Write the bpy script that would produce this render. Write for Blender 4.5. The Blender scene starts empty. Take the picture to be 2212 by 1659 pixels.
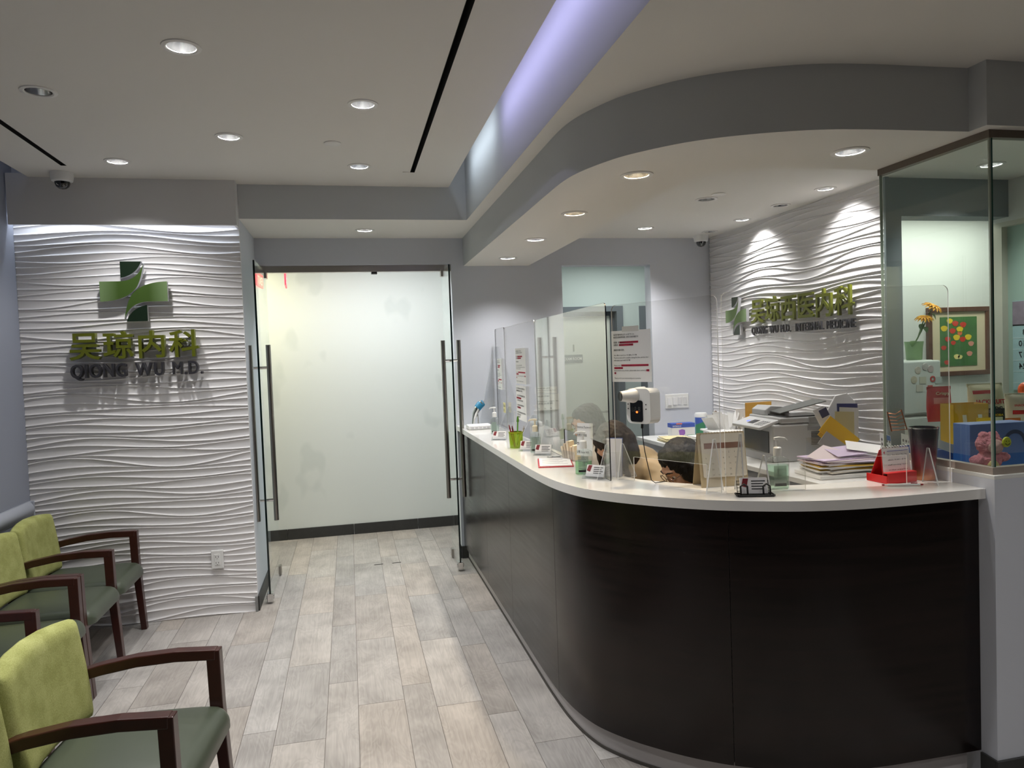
import bpy, bmesh, math, random
from mathutils import Vector, Matrix, Euler
from mathutils.geometry import tessellate_polygon
random.seed(7)
SC = bpy.context.scene
COL = SC.collection
PI = math.pi

# ------------------------------------------------------------------ camera
cam_d = bpy.data.cameras.new('camera'); cam = bpy.data.objects.new('camera', cam_d); COL.objects.link(cam)
cam_d.sensor_width = 36.0; cam_d.lens = 1566.96 / 2212 * 36
cam_d.clip_start = 0.03; cam_d.clip_end = 60
YAW, PITCH, ROLL = math.radians(12.66718), math.radians(-2.1935), math.radians(-2.1052)
_f = Vector((math.sin(YAW)*math.cos(PITCH), math.cos(YAW)*math.cos(PITCH), math.sin(PITCH)))
_r = Vector((math.cos(YAW), -math.sin(YAW), 0)); _u = _r.cross(_f)
_r2 = _r*math.cos(ROLL) + _u*math.sin(ROLL); _u2 = -_r*math.sin(ROLL) + _u*math.cos(ROLL)
cam.matrix_world = Matrix(((_r2.x, _u2.x, -_f.x, 0), (_r2.y, _u2.y, -_f.y, 0), (_r2.z, _u2.z, -_f.z, 1.62), (0, 0, 0, 1)))
SC.camera = cam

# ------------------------------------------------------------------ world, exposure
w = bpy.data.worlds.new('world'); SC.world = w; w.use_nodes = True
w.node_tree.nodes['Background'].inputs[0].default_value = (0.5, 0.52, 0.56, 1)
w.node_tree.nodes['Background'].inputs[1].default_value = 0.05
SC.view_settings.view_transform = 'Standard'; SC.view_settings.look = 'None'
SC.view_settings.gamma = 1.0; SC.view_settings.use_curve_mapping = False
SC.view_settings.exposure = -0.72

# ------------------------------------------------------------------ light levels (the lamps themselves are built with their fittings)
E_DOWN = 24.0      # a lobby downlight, watts
E_BAND = 20.0      # a downlight over the reception counter
E_SPOT = 16.0      # a wall-washing spot
C_WHITE = (1.0, 0.985, 0.97); C_COOL = (0.93, 0.96, 1.0); C_WARM = (1.0, 0.80, 0.52)
def area(name, loc, direction, sx, sy, energy, color, spread=None):
    l = bpy.data.lights.new(name, 'AREA'); l.shape = 'RECTANGLE'; l.size = sx; l.size_y = sy
    l.energy = energy; l.color = color
    if spread: l.spread = spread
    o = bpy.data.objects.new(name, l); COL.objects.link(o); o.location = loc
    o.rotation_euler = Vector(direction).to_track_quat('-Z', 'Y').to_euler()
    return o
# LED strips lying in the ceiling coves and behind the feature-wall fascia
def strip(name, a, b, direction, width, energy, color, spread=None):
    a, b = Vector(a), Vector(b); d = Vector(direction).normalized(); x = (b-a).normalized()
    l = bpy.data.lights.new(name, 'AREA'); l.shape = 'RECTANGLE'; l.size = (b-a).length; l.size_y = width
    l.energy = energy; l.color = color
    if spread: l.spread = spread
    o = bpy.data.objects.new(name, l); COL.objects.link(o)
    z = -d; y = z.cross(x).normalized()
    o.matrix_world = Matrix(((x.x, y.x, z.x, (a.x+b.x)/2), (x.y, y.y, z.y, (a.y+b.y)/2), (x.z, y.z, z.z, (a.z+b.z)/2), (0, 0, 0, 1)))
    return o
strip('led_cove_violet', (0.70, -1.5, 2.90), (0.70, 3.75, 2.90), (1, 0, -0.25), 0.03, 11, (0.60, 0.57, 1.0))
strip('led_cove_white', (0.70, 3.95, 2.90), (0.70, 4.75, 2.90), (1, 0, -0.25), 0.03, 1.7, (0.80, 0.90, 1.0))
strip('led_cove_blue', (-1.80, -1.5, 2.90), (-1.80, 4.85, 2.90), (-1, 0, -0.25), 0.03, 1.3, (0.66, 0.74, 1.0))
strip('led_feature', (-1.93, 4.965, 2.60), (-0.67, 4.965, 2.60), (0, 0.25, -1), 0.02, 3.6, (0.80, 0.88, 1.0))
# ceiling panels of the hall, the exam corridor and the kitchenette
area('panel_hall_warm', (-1.15, 6.40, 2.55), (0.1, 0.1, -1), 0.5, 0.4, 30, (1.0, 0.93, 0.60))
area('panel_hall_cool', (0.30, 6.02, 2.55), (0, 0.15, -1), 1.2, 0.16, 31, (0.95, 0.97, 1.0), 2.9)
area('panel_exam', (2.6, 6.5, 2.55), (0, 0, -1), 1.0, 0.5, 19, (0.95, 1.0, 0.97))
area('panel_kitchen', (4.2, 4.15, 2.55), (0, 0, -1), 1.1, 0.4, 25, (1.0, 1.0, 0.92))

# ------------------------------------------------------------------ materials
def srgb(r, g, b):
    f = lambda c: (c/12.92 if c <= 0.04045 else ((c+0.055)/1.055)**2.4)
    return (f(r/255), f(g/255), f(b/255), 1.0)
MATS = {}
def mat(name, col, rough=0.5, metal=0.0, spec=0.5, emit=None, estr=0.0, bump=0.0, bscale=200.0, vary=0.0, coat=0.0):
    if name in MATS: return MATS[name]
    m = bpy.data.materials.new(name); m.use_nodes = True; MATS[name] = m
    nt = m.node_tree; b = nt.nodes['Principled BSDF']
    c = srgb(*col)
    b.inputs['Base Color'].default_value = c; b.inputs['Roughness'].default_value = rough
    b.inputs['Metallic'].default_value = metal; b.inputs['Specular IOR Level'].default_value = spec
    if coat: b.inputs['Coat Weight'].default_value = coat; b.inputs['Coat Roughness'].default_value = 0.1
    if emit: b.inputs['Emission Color'].default_value = srgb(*emit); b.inputs['Emission Strength'].default_value = estr
    if bump or vary:
        tc = nt.nodes.new('ShaderNodeTexCoord'); n = nt.nodes.new('ShaderNodeTexNoise')
        n.inputs['Scale'].default_value = bscale; n.inputs['Detail'].default_value = 4
        nt.links.new(tc.outputs['Object'], n.inputs['Vector'])
        if bump:
            bp = nt.nodes.new('ShaderNodeBump'); bp.inputs['Strength'].default_value = bump; bp.inputs['Distance'].default_value = 0.002
            nt.links.new(n.outputs['Fac'], bp.inputs['Height']); nt.links.new(bp.outputs['Normal'], b.inputs['Normal'])
        if vary:
            mx = nt.nodes.new('ShaderNodeMix'); mx.data_type = 'RGBA'; mx.blend_type = 'MIX'
            mx.inputs[6].default_value = tuple(x*(1-vary) for x in c[:3])+(1,); mx.inputs[7].default_value = tuple(min(1, x*(1+vary)) for x in c[:3])+(1,)
            nt.links.new(n.outputs['Fac'], mx.inputs[0]); nt.links.new(mx.outputs[2], b.inputs['Base Color'])
    return m
def clear(name, tint, haze=0.0, hcol=(0.8, 0.8, 0.8), ior=1.5, rough=0.0, refl=1.0):
    """thin clear sheet: transparent body, Fresnel reflection, diffuse haze (painted reflection veil on acrylic shields, cloudiness elsewhere)"""
    if name in MATS: return MATS[name]
    m = bpy.data.materials.new(name); m.use_nodes = True; MATS[name] = m
    nt = m.node_tree; nt.nodes.clear()
    out = nt.nodes.new('ShaderNodeOutputMaterial'); tr = nt.nodes.new('ShaderNodeBsdfTransparent'); tr.inputs[0].default_value = (*tint, 1)
    gl = nt.nodes.new('ShaderNodeBsdfGlossy'); gl.inputs['Roughness'].default_value = rough; gl.inputs[0].default_value = (1, 1, 1, 1)
    lw = nt.nodes.new('ShaderNodeLayerWeight'); lw.inputs['Blend'].default_value = 0.5
    pw = nt.nodes.new('ShaderNodeMath'); pw.operation = 'POWER'; pw.inputs[1].default_value = 5.0
    mul = nt.nodes.new('ShaderNodeMath'); mul.operation = 'MULTIPLY_ADD'; mul.inputs[1].default_value = 0.96*refl; mul.inputs[2].default_value = 0.04*refl
    nt.links.new(lw.outputs['Facing'], pw.inputs[0]); nt.links.new(pw.outputs[0], mul.inputs[0])
    base = tr
    if haze:
        df = nt.nodes.new('ShaderNodeBsdfDiffuse'); df.inputs[0].default_value = (*hcol, 1)
        tl = nt.nodes.new('ShaderNodeBsdfTranslucent'); tl.inputs[0].default_value = (*hcol, 1)
        ad = nt.nodes.new('ShaderNodeMixShader'); ad.inputs[0].default_value = 0.5
        nt.links.new(df.outputs[0], ad.inputs[1]); nt.links.new(tl.outputs[0], ad.inputs[2])
        mh = nt.nodes.new('ShaderNodeMixShader'); mh.inputs[0].default_value = haze
        nt.links.new(tr.outputs[0], mh.inputs[1]); nt.links.new(ad.outputs[0], mh.inputs[2]); base = mh
    mx = nt.nodes.new('ShaderNodeMixShader')
    nt.links.new(mul.outputs[0], mx.inputs[0]); nt.links.new(base.outputs[0], mx.inputs[1]); nt.links.new(gl.outputs[0], mx.inputs[2])
    nt.links.new(mx.outputs[0], out.inputs[0])
    return m

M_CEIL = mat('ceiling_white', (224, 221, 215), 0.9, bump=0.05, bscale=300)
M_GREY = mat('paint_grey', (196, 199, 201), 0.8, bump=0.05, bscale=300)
M_WALL = mat('paint_cool_white', (204, 207, 215), 0.75, bump=0.06, bscale=250)
M_LEFT = mat('paint_blue_grey', (146, 151, 164), 0.75, bump=0.06, bscale=250)
M_HALL = mat('paint_hall', (222, 226, 222), 0.7, bump=0.05, bscale=250)
M_BOOTH = mat('paint_booth_grey', (132, 140, 144), 0.75, bump=0.05, bscale=250)
M_WHITE = mat('paint_white', (222, 222, 218), 0.6)
M_LOBBY = mat('paint_lobby', (96, 96, 98), 0.6)
M_WAVE = mat('wave_panel_white', (228, 226, 226), 0.42)
M_BASE = mat('tile_base_dark', (52, 52, 51), 0.45, vary=0.2, bscale=30)
M_GROUT = mat('grout', (112, 106, 100), 0.9)
M_STEEL = mat('brushed_steel', (168, 164, 158), 0.28, metal=1.0)
M_CHROME = mat('chrome', (215, 215, 215), 0.08, metal=1.0)
M_RAIL = mat('glazing_channel', (112, 102, 92), 0.45, metal=0.5)
M_BLACK = mat('black_plastic', (14, 14, 15), 0.4)
M_SLOT = mat('slot_black', (4, 4, 4), 0.9)
M_WPLAS = mat('white_plastic', (232, 232, 230), 0.35)
M_PAPER = mat('paper_white', (236, 235, 233), 0.7)
M_QUARTZ = mat('quartz_white', (226, 224, 220), 0.12, coat=0.3)
G_DOOR = clear('door_glass', (0.93, 0.965, 0.955), ior=1.45)
G_DEDGE = mat('glass_edge_dark', (8, 26, 26), 0.1)
G_EDGEG = mat('glass_edge_green', (70, 130, 118), 0.1)
G_BOOTH = clear('booth_glass', (0.90, 0.945, 0.92), ior=1.45)
G_ACR = clear('acrylic_sheet', (0.97, 0.97, 0.965), haze=0.022, ior=1.45)  # haze puts the veil of reflected bright walls, and some dirt, into the sheet
G_ACRY = clear('acrylic_yellowed', (0.955, 0.955, 0.91), haze=0.04, hcol=(0.82, 0.81, 0.72), ior=1.45)  # stronger painted reflection veil with dirt, over the yellow tint
G_ACRS = clear('acrylic_small', (0.93, 0.94, 0.95), haze=0.05, ior=1.45)
M_ACEDGE = mat('acrylic_edge_light', (225, 225, 222), 0.25)
M_ACDARK = mat('acrylic_edge_dark', (22, 18, 34), 0.2)

# ------------------------------------------------------------------ mesh helpers
class MB:
    def __init__(s): s.v = []; s.f = []; s.m = []
    def add(s, vs, fs, mi=0):
        n = len(s.v); s.v += [tuple(p) for p in vs]; s.f += [tuple(n+i for i in f) for f in fs]; s.m += [mi]*len(fs); return s
    def box(s, x0, y0, z0, x1, y1, z1, mi=0):
        if x0 > x1: x0, x1 = x1, x0
        if y0 > y1: y0, y1 = y1, y0
        if z0 > z1: z0, z1 = z1, z0
        return s.add([(x0,y0,z0),(x1,y0,z0),(x1,y1,z0),(x0,y1,z0),(x0,y0,z1),(x1,y0,z1),(x1,y1,z1),(x0,y1,z1)],
                     [(0,3,2,1),(4,5,6,7),(0,1,5,4),(1,2,6,5),(2,3,7,6),(3,0,4,7)], mi)
    def prism(s, poly, z0, z1, holes=(), mi=0, mi_side=None):
        """extrude an xy outline (with holes) from z0 to z1"""
        if mi_side is None: mi_side = mi
        loops = [list(poly)] + [list(h) for h in holes]
        def ar(l): return sum(l[i][0]*l[(i+1) % len(l)][1]-l[(i+1) % len(l)][0]*l[i][1] for i in range(len(l)))
        if ar(loops[0]) < 0: loops[0].reverse()
        for h in loops[1:]:
            if ar(h) > 0: h.reverse()
        pts = [p for l in loops for p in l]; n = len(pts)
        tris = tessellate_polygon([[Vector((p[0], p[1], 0)) for p in l] for l in loops])
        fs_b, fs_t = [], []
        for t in tris:
            a, b, c = [pts[i] for i in t]
            cr = (b[0]-a[0])*(c[1]-a[1])-(b[1]-a[1])*(c[0]-a[0])
            t = tuple(t) if cr > 0 else (t[0], t[2], t[1])
            fs_t.append(tuple(i+n for i in t)); fs_b.append((t[0], t[2], t[1]))
        vs = [(p[0], p[1], z0) for p in pts]+[(p[0], p[1], z1) for p in pts]
        k = len(s.v); s.add(vs, fs_b+fs_t, mi)
        o = 0
        for l in loops:
            m = len(l)
            fs = [(o+i, o+(i+1) % m, o+(i+1) % m+n, o+i+n) for i in range(m)]
            s.f += [tuple(k+i for i in f) for f in fs]; s.m += [mi_side]*m
            o += m
        return s
    def lathe(s, prof, n=24, c=(0, 0, 0), mi=0, axis='z'):
        vs, fs = [], []; k = len(prof)
        for i in range(n):
            a = 2*PI*i/n; ca, sa = math.cos(a), math.sin(a)
            for r, z in prof:
                p = (r*ca, r*sa, z)
                if axis == 'x': p = (z, r*ca, r*sa)
                if axis == 'y': p = (r*sa, z, r*ca)
                vs.append((c[0]+p[0], c[1]+p[1], c[2]+p[2]))
        for i in range(n):
            j = (i+1) % n
            for q in range(k-1): fs.append((i*k+q, j*k+q, j*k+q+1, i*k+q+1))
        return s.add(vs, fs, mi)
    def tube(s, pts, r, n=8, mi=0, cap=True):
        pts = [Vector(p) for p in pts]; rs = r if isinstance(r, (list, tuple)) else [r]*len(pts)
        vs, fs = [], []; up = None
        for i, p in enumerate(pts):
            d = (pts[min(i+1, len(pts)-1)]-pts[max(i-1, 0)]).normalized()
            if up is None: up = Vector((0, 0, 1)) if abs(d.z) < 0.9 else Vector((1, 0, 0))
            a = d.cross(up).normalized(); b = a.cross(d).normalized(); up = b
            for j in range(n):
                t = 2*PI*j/n; q = p+(a*math.cos(t)+b*math.sin(t))*rs[i]; vs.append(q[:])
        for i in range(len(pts)-1):
            for j in range(n): fs.append((i*n+j, i*n+(j+1) % n, (i+1)*n+(j+1) % n, (i+1)*n+j))
        if cap: fs += [tuple(range(n))[::-1], tuple((len(pts)-1)*n+j for j in range(n))]
        return s.add(vs, fs, mi)
    def bar(s, pts, wv, t, mi=0):
        """rectangular bar along pts: width vector wv (half extents applied both sides), thickness t in the plane normal to wv"""
        pts = [Vector(p) for p in pts]; wv = Vector(wv); ts = t if isinstance(t, (list, tuple)) else [t]*len(pts)
        vs, fs = [], []
        for i, p in enumerate(pts):
            d = (pts[min(i+1, len(pts)-1)]-pts[max(i-1, 0)]).normalized(); nrm = d.cross(wv).normalized()*ts[i]/2
            for a, b in ((1, 1), (-1, 1), (-1, -1), (1, -1)): vs.append((p+wv*a+nrm*b)[:])
        for i in range(len(pts)-1):
            for j in range(4): fs.append((i*4+j, i*4+(j+1) % 4, i*4+4+(j+1) % 4, i*4+4+j))
        fs += [(3, 2, 1, 0), tuple(len(vs)-4+j for j in range(4))]
        return s.add(vs, fs, mi)
    def grid(s, nu, nv, fn, mi=0, closed_u=False):
        vs = [fn(i/(nu-1) if not closed_u else i/nu, j/(nv-1)) for j in range(nv) for i in range(nu)]
        fs = [(j*nu+i, j*nu+(i+1) % nu, (j+1)*nu+(i+1) % nu, (j+1)*nu+i) for j in range(nv-1) for i in range(nu if closed_u else nu-1)]
        return s.add(vs, fs, mi)
    def ball(s, c, r, n=12, mi=0):
        rx, ry, rz = (r, r, r) if not isinstance(r, (tuple, list)) else r
        def fn(u, v):
            a = 2*PI*u; t = PI*(v*0.998+0.001)
            return (c[0]+rx*math.sin(t)*math.cos(a), c[1]+ry*math.sin(t)*math.sin(a), c[2]-rz*math.cos(t))
        return s.grid(n, max(6, n//2+2), fn, mi, True)
    def build(s, name, mats, parent=None, smooth=False, bevel=0.0, loc=None, rot=None, seg=2, angle=0.6):
        me = bpy.data.meshes.new(name); me.from_pydata(s.v, [], s.f)
        if not isinstance(mats, (list, tuple)): mats = [mats]
        for m in mats: me.materials.append(m)
        for p, i in zip(me.polygons, s.m): p.material_index = i
        bm = bmesh.new(); bm.from_mesh(me); bmesh.ops.recalc_face_normals(bm, faces=bm.faces); bm.to_mesh(me); bm.free()
        if smooth:
            for p in me.polygons: p.use_smooth = True
            me.set_sharp_from_angle(angle=angle)
        o = bpy.data.objects.new(name, me); COL.objects.link(o)
        if parent is not None: o.parent = parent
        if loc is not None: o.location = loc
        if rot is not None: o.rotation_euler = rot
        if bevel:
            b = o.modifiers.new('bevel', 'BEVEL'); b.width = bevel; b.segments = seg; b.limit_method = 'ANGLE'; b.angle_limit = 0.7
            b.harden_normals = False
        return o
def by_normal(o, mi_z, mi_side):
    for p in o.data.polygons: p.material_index = mi_z if abs(p.normal.z) > 0.7 else mi_side
    return o
def circle(x, y, r, n=24): return [(x+r*math.cos(2*PI*i/n), y+r*math.sin(2*PI*i/n)) for i in range(n)]
def rect(x0, y0, x1, y1): return [(x0, y0), (x1, y0), (x1, y1), (x0, y1)]
def thing(name, label, cat, loc=(0, 0, 0), rz=0.0, group=None, rot=None):
    o = bpy.data.objects.new(name, None); COL.objects.link(o); o.empty_display_size = 0.05
    o.location = loc; o.rotation_euler = rot if rot else (0, 0, rz); o['label'] = label; o['category'] = cat
    if group: o['group'] = group
    return o
def tag(o, label, cat, group=None):
    o['label'] = label; o['category'] = cat
    if group: o['group'] = group
    return o
def struct(o): o['kind'] = 'structure'; return o
def copy_tree(o, parent=None):
    c = o.copy(); COL.objects.link(c)
    if parent is not None: c.parent = parent
    for ch in list(o.children): copy_tree(ch, c)
    return c
def smooth_curve(pts, n=8):
    out = []
    P = [Vector((*p, 0)[:3]) for p in pts]
    for i in range(len(P)-1):
        p0, p1, p2, p3 = P[max(i-1, 0)], P[i], P[i+1], P[min(i+2, len(P)-1)]
        for k in range(n):
            t = k/n
            q = 0.5*((2*p1)+(p2-p0)*t+(2*p0-5*p1+4*p2-p3)*t*t+(3*p1-p0-3*p2+p3)*t**3); out.append((q.x, q.y))
    out.append((P[-1].x, P[-1].y)); return out
def offset(pts, d):
    """offset an open polyline to its left by d"""
    out = []
    for i in range(len(pts)):
        a = Vector(pts[max(i-1, 0)]); b = Vector(pts[min(i+1, len(pts)-1)]); t = (b-a).normalized()
        out.append((pts[i][0]-t.y*d, pts[i][1]+t.x*d))
    return out
def text(name, body, size, material, parent=None, loc=(0, 0, 0), rot=(PI/2, 0, 0), extrude=0.0, bold=0.0, align='LEFT', width=None, sx=1.0, res=2):
    c = bpy.data.curves.new(name, 'FONT'); c.body = body; c.size = size; c.extrude = extrude; c.offset = bold*size; c.resolution_u = res
    c.align_x = align
    t = bpy.data.objects.new(name, c); me = bpy.data.meshes.new_from_object(t); me.name = name
    bpy.data.objects.remove(t); bpy.data.curves.remove(c)
    if width is not None and len(me.vertices):
        xs = [v.co.x for v in me.vertices]; k = width/max(1e-6, max(xs)-min(xs))
        for v in me.vertices: v.co.x *= k
    elif sx != 1.0:
        for v in me.vertices: v.co.x *= sx
    me.materials.clear(); me.materials.append(material)
    o = bpy.data.objects.new(name, me); COL.objects.link(o); o.location = loc; o.rotation_euler = rot
    if parent is not None: o.parent = parent
    return o
# ================================================================== STRUCTURE
Z_MAIN, Z_SOF, Z_BAND = 2.80, 2.577, 2.355
R_HOLE = 0.052
MAIN_L = [(-0.545, 2.902, 1), (-1.212, 3.432, 0), (0.119, 3.434, 1), (-0.545, 3.991, 1), (-1.217, 4.515, 1), (0.119, 4.514, 2),
          (-1.212, 2.36, 1), (0.119, 2.36, 1), (-0.545, 1.82, 1), (-0.545, 0.75, 0)]
SOF_L = [(0.162, 5.422, 1), (1.75, 0.95, 1), (2.95, 0.95, 1), (1.75, -0.3, 1), (2.95, -0.3, 1), (4.2, 0.95, 1)]
BAND_L = [(1.207, 2.858, 3), (1.191, 3.659, 3), (1.195, 4.481, 1), (1.199, 5.319, 1), (1.908, 2.447, 1)]
INNER_L = [(2.281, 4.284, 0), (2.293, 5.299, 1), (2.904, 3.953, 4), (2.911, 4.437, 5), (2.92, 4.944, 4), (2.927, 5.456, 5), (3.50, 3.347, 1)]

# ---- floor
struct(MB().box(-5, -2.5, -0.12, 5.8, 9, -0.003).build('floor', M_GROUT))
FLOOR = bpy.data.objects['floor']
def plank_mat():
    m = bpy.data.materials.new('wood_look_tile'); m.use_nodes = True; nt = m.node_tree; b = nt.nodes['Principled BSDF']
    tc = nt.nodes.new('ShaderNodeTexCoord'); oi = nt.nodes.new('ShaderNodeObjectInfo')
    def math1(op, a, v):
        n = nt.nodes.new('ShaderNodeMath'); n.operation = op; nt.links.new(a, n.inputs[0])
        if isinstance(v, (int, float)): n.inputs[1].default_value = v
        else: nt.links.new(v, n.inputs[1])
        return n.outputs[0]
    r40 = math1('MULTIPLY', oi.outputs['Random'], 43.0)
    cx = nt.nodes.new('ShaderNodeCombineXYZ'); nt.links.new(r40, cx.inputs[0]); nt.links.new(math1('MULTIPLY', oi.outputs['Random'], 17.0), cx.inputs[1])
    va = nt.nodes.new('ShaderNodeVectorMath'); nt.links.new(tc.outputs['Object'], va.inputs[0]); nt.links.new(cx.outputs[0], va.inputs[1])
    mp = nt.nodes.new('ShaderNodeMapping'); mp.inputs['Scale'].default_value = (9, 2.2, 1); nt.links.new(va.outputs[0], mp.inputs[0])
    n1 = nt.nodes.new('ShaderNodeTexNoise'); n1.inputs['Scale'].default_value = 1.0; n1.inputs['Detail'].default_value = 3; n1.inputs['Distortion'].default_value = 1.2
    nt.links.new(mp.outputs[0], n1.inputs['Vector'])
    # contour rings of the noise field give the cathedral grain
    ring = math1('SINE', math1('MULTIPLY', n1.outputs['Fac'], 62.0), 0)
    mp2 = nt.nodes.new('ShaderNodeMapping'); mp2.inputs['Scale'].default_value = (110, 3.5, 1); nt.links.new(va.outputs[0], mp2.inputs[0])
    n2 = nt.nodes.new('ShaderNodeTexNoise'); n2.inputs['Scale'].default_value = 1.0; n2.inputs['Detail'].default_value = 3; nt.links.new(mp2.outputs[0], n2.inputs['Vector'])
    mp3 = nt.nodes.new('ShaderNodeMapping'); mp3.inputs['Scale'].default_value = (5, 4, 1); nt.links.new(va.outputs[0], mp3.inputs[0])
    n3 = nt.nodes.new('ShaderNodeTexNoise'); n3.inputs['Scale'].default_value = 1.0; n3.inputs['Detail'].default_value = 2; nt.links.new(mp3.outputs[0], n3.inputs['Vector'])
    s = math1('ADD', math1('MULTIPLY', ring, 0.035), math1('MULTIPLY', n2.outputs['Fac'], 0.30))
    s = math1('ADD', s, math1('MULTIPLY', n3.outputs['Fac'], 0.55))
    cr = nt.nodes.new('ShaderNodeValToRGB'); nt.links.new(s, cr.inputs[0])
    e = cr.color_ramp; e.elements[0].position = 0.18; e.elements[0].color = srgb(134, 128, 122); e.elements[1].position = 0.68; e.elements[1].color = srgb(194, 187, 180)
    hs = nt.nodes.new('ShaderNodeHueSaturation'); nt.links.new(cr.outputs[0], hs.inputs['Color'])
    rr = nt.nodes.new('ShaderNodeMapRange'); nt.links.new(math1('FRACT', math1('MULTIPLY', oi.outputs['Random'], 7.31), 0), rr.inputs[0]); rr.inputs[3].default_value = 0.82; rr.inputs[4].default_value = 1.05
    nt.links.new(rr.outputs[0], hs.inputs['Value'])
    r2 = nt.nodes.new('ShaderNodeMapRange'); nt.links.new(math1('FRACT', math1('MULTIPLY', oi.outputs['Random'], 3.77), 0), r2.inputs[0]); r2.inputs[3].default_value = 0.5; r2.inputs[4].default_value = 1.2
    nt.links.new(r2.outputs[0], hs.inputs['Saturation'])
    nt.links.new(hs.outputs[0], b.inputs['Base Color'])
    b.inputs['Roughness'].default_value = 0.42; b.inputs['Specular IOR Level'].default_value = 0.4
    bp = nt.nodes.new('ShaderNodeBump'); bp.inputs['Strength'].default_value = 0.12; bp.inputs['Distance'].default_value = 0.002
    nt.links.new(n2.outputs['Fac'], bp.inputs['Height']); nt.links.new(bp.outputs[0], b.inputs['Normal'])
    return m
M_PLANK = plank_mat()
PL = 0.8155
def plank_mesh(wd):
    m = MB(); g = 0.0012
    m.box(-wd/2+g, -PL/2+g, -0.003, wd/2-g, PL/2-g, 0.0); o = m.build('plank', M_PLANK, FLOOR); me = o.data; bpy.data.objects.remove(o); return me
WN, WW = 0.1415, 0.216; PER = WN+WW
PM = {0: plank_mesh(WN), 1: plank_mesh(WW)}
JOINT = {(0, -1): 3.324, (1, -1): 3.190, (0, 0): 3.731, (1, 0): 3.454, (0, 1): 3.599, (1, 1): 3.332, (0, 2): 3.187, (1, 2): 2.893,
         (0, -2): 4.277-PL, (1, -2): 3.605, (0, -3): 4.0, (1, -3): 4.562-PL, (1, -4): 4.136}
for k in range(-5, 8):
    for kind in (0, 1):
        x0 = -0.165 + k*PER + (0 if kind == 0 else WN); wd = WN if kind == 0 else WW
        if k*PER-0.165 < -2.1 or x0 > 2.3: continue
        j = JOINT.get((kind, k), 3.0+random.random()*PL)
        y = j - PL*int((j-0.55)/PL+1)
        ymax = 6.95 if x0 < 0.75 else (3.3 if x0 < 0.95 else 2.7)
        while y < ymax:
            yc = y+PL/2
            if yc-PL/2 > 4.98 and x0+wd < -0.68 and yc-PL/2 < 5.6: y += PL; continue
            p = bpy.data.objects.new('plank', PM[kind]); COL.objects.link(p); p.parent = FLOOR; p.location = (x0+wd/2, yc, 0)
            y += PL

# ---- ceilings
cm = MB()
slots = [rect(-1.546, -1.2, -1.516, 4.64), rect(0.434, -1.2, 0.463, 4.637)]
cm.prism(rect(-1.82, -2.4, 0.73, 5.03), Z_MAIN, Z_MAIN+0.025, holes=slots+[circle(x, y, R_HOLE) for x, y, _ in MAIN_L])
struct(cm.build('ceiling', M_CEIL))
struct(MB().box(-5, -2.5, 3.05, 5.8, 9, 3.15).build('ceiling_upper', M_CEIL))
sm = MB()
sof_poly = [(-0.65, 5.02), (0.848, 5.02), (0.848, -2.4), (5.7, -2.4), (5.7, 5.85), (-0.65, 5.85)]
sm.prism(sof_poly, Z_SOF, 3.05, holes=[circle(x, y, R_HOLE if k < 4 else 0.046) for x, y, k in SOF_L+INNER_L])
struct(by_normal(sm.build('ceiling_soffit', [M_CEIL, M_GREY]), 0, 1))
outer = [(0.935, 5.78), (0.930, 4.6), (0.926, 3.6), (0.924, 3.25), (0.928, 2.98), (0.955, 2.81), (1.02, 2.632), (1.091, 2.522), (1.19, 2.411), (1.30, 2.332), (1.45, 2.261), (1.61, 2.212), (1.78, 2.191), (1.95, 2.184), (2.18, 2.175)]
inner = [(1.475, 5.78), (1.474, 4.6), (1.472, 3.7), (1.468, 3.22), (1.48, 2.955), (1.532, 2.80), (1.677, 2.724), (1.841, 2.701), (2.05, 2.698), (2.25, 2.698)]
band_poly = smooth_curve(outer, 6) + [(2.18, 2.10), (5.69, 2.095), (5.69, 2.21), (2.28, 2.21), (2.28, 2.698)] + smooth_curve(inner, 6)[::-1][1:]
bm_ = MB().prism(band_poly, Z_BAND, Z_SOF+0.002, holes=[circle(x, y, R_HOLE) for x, y, _ in BAND_L])
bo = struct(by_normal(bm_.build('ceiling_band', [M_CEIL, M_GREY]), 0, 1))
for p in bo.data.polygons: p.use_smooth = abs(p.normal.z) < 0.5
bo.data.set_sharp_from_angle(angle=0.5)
struct(MB().box(-5, 5.85, Z_SOF, 5.7, 9, Z_SOF+0.12).build('ceiling_hall', M_CEIL))

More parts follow.
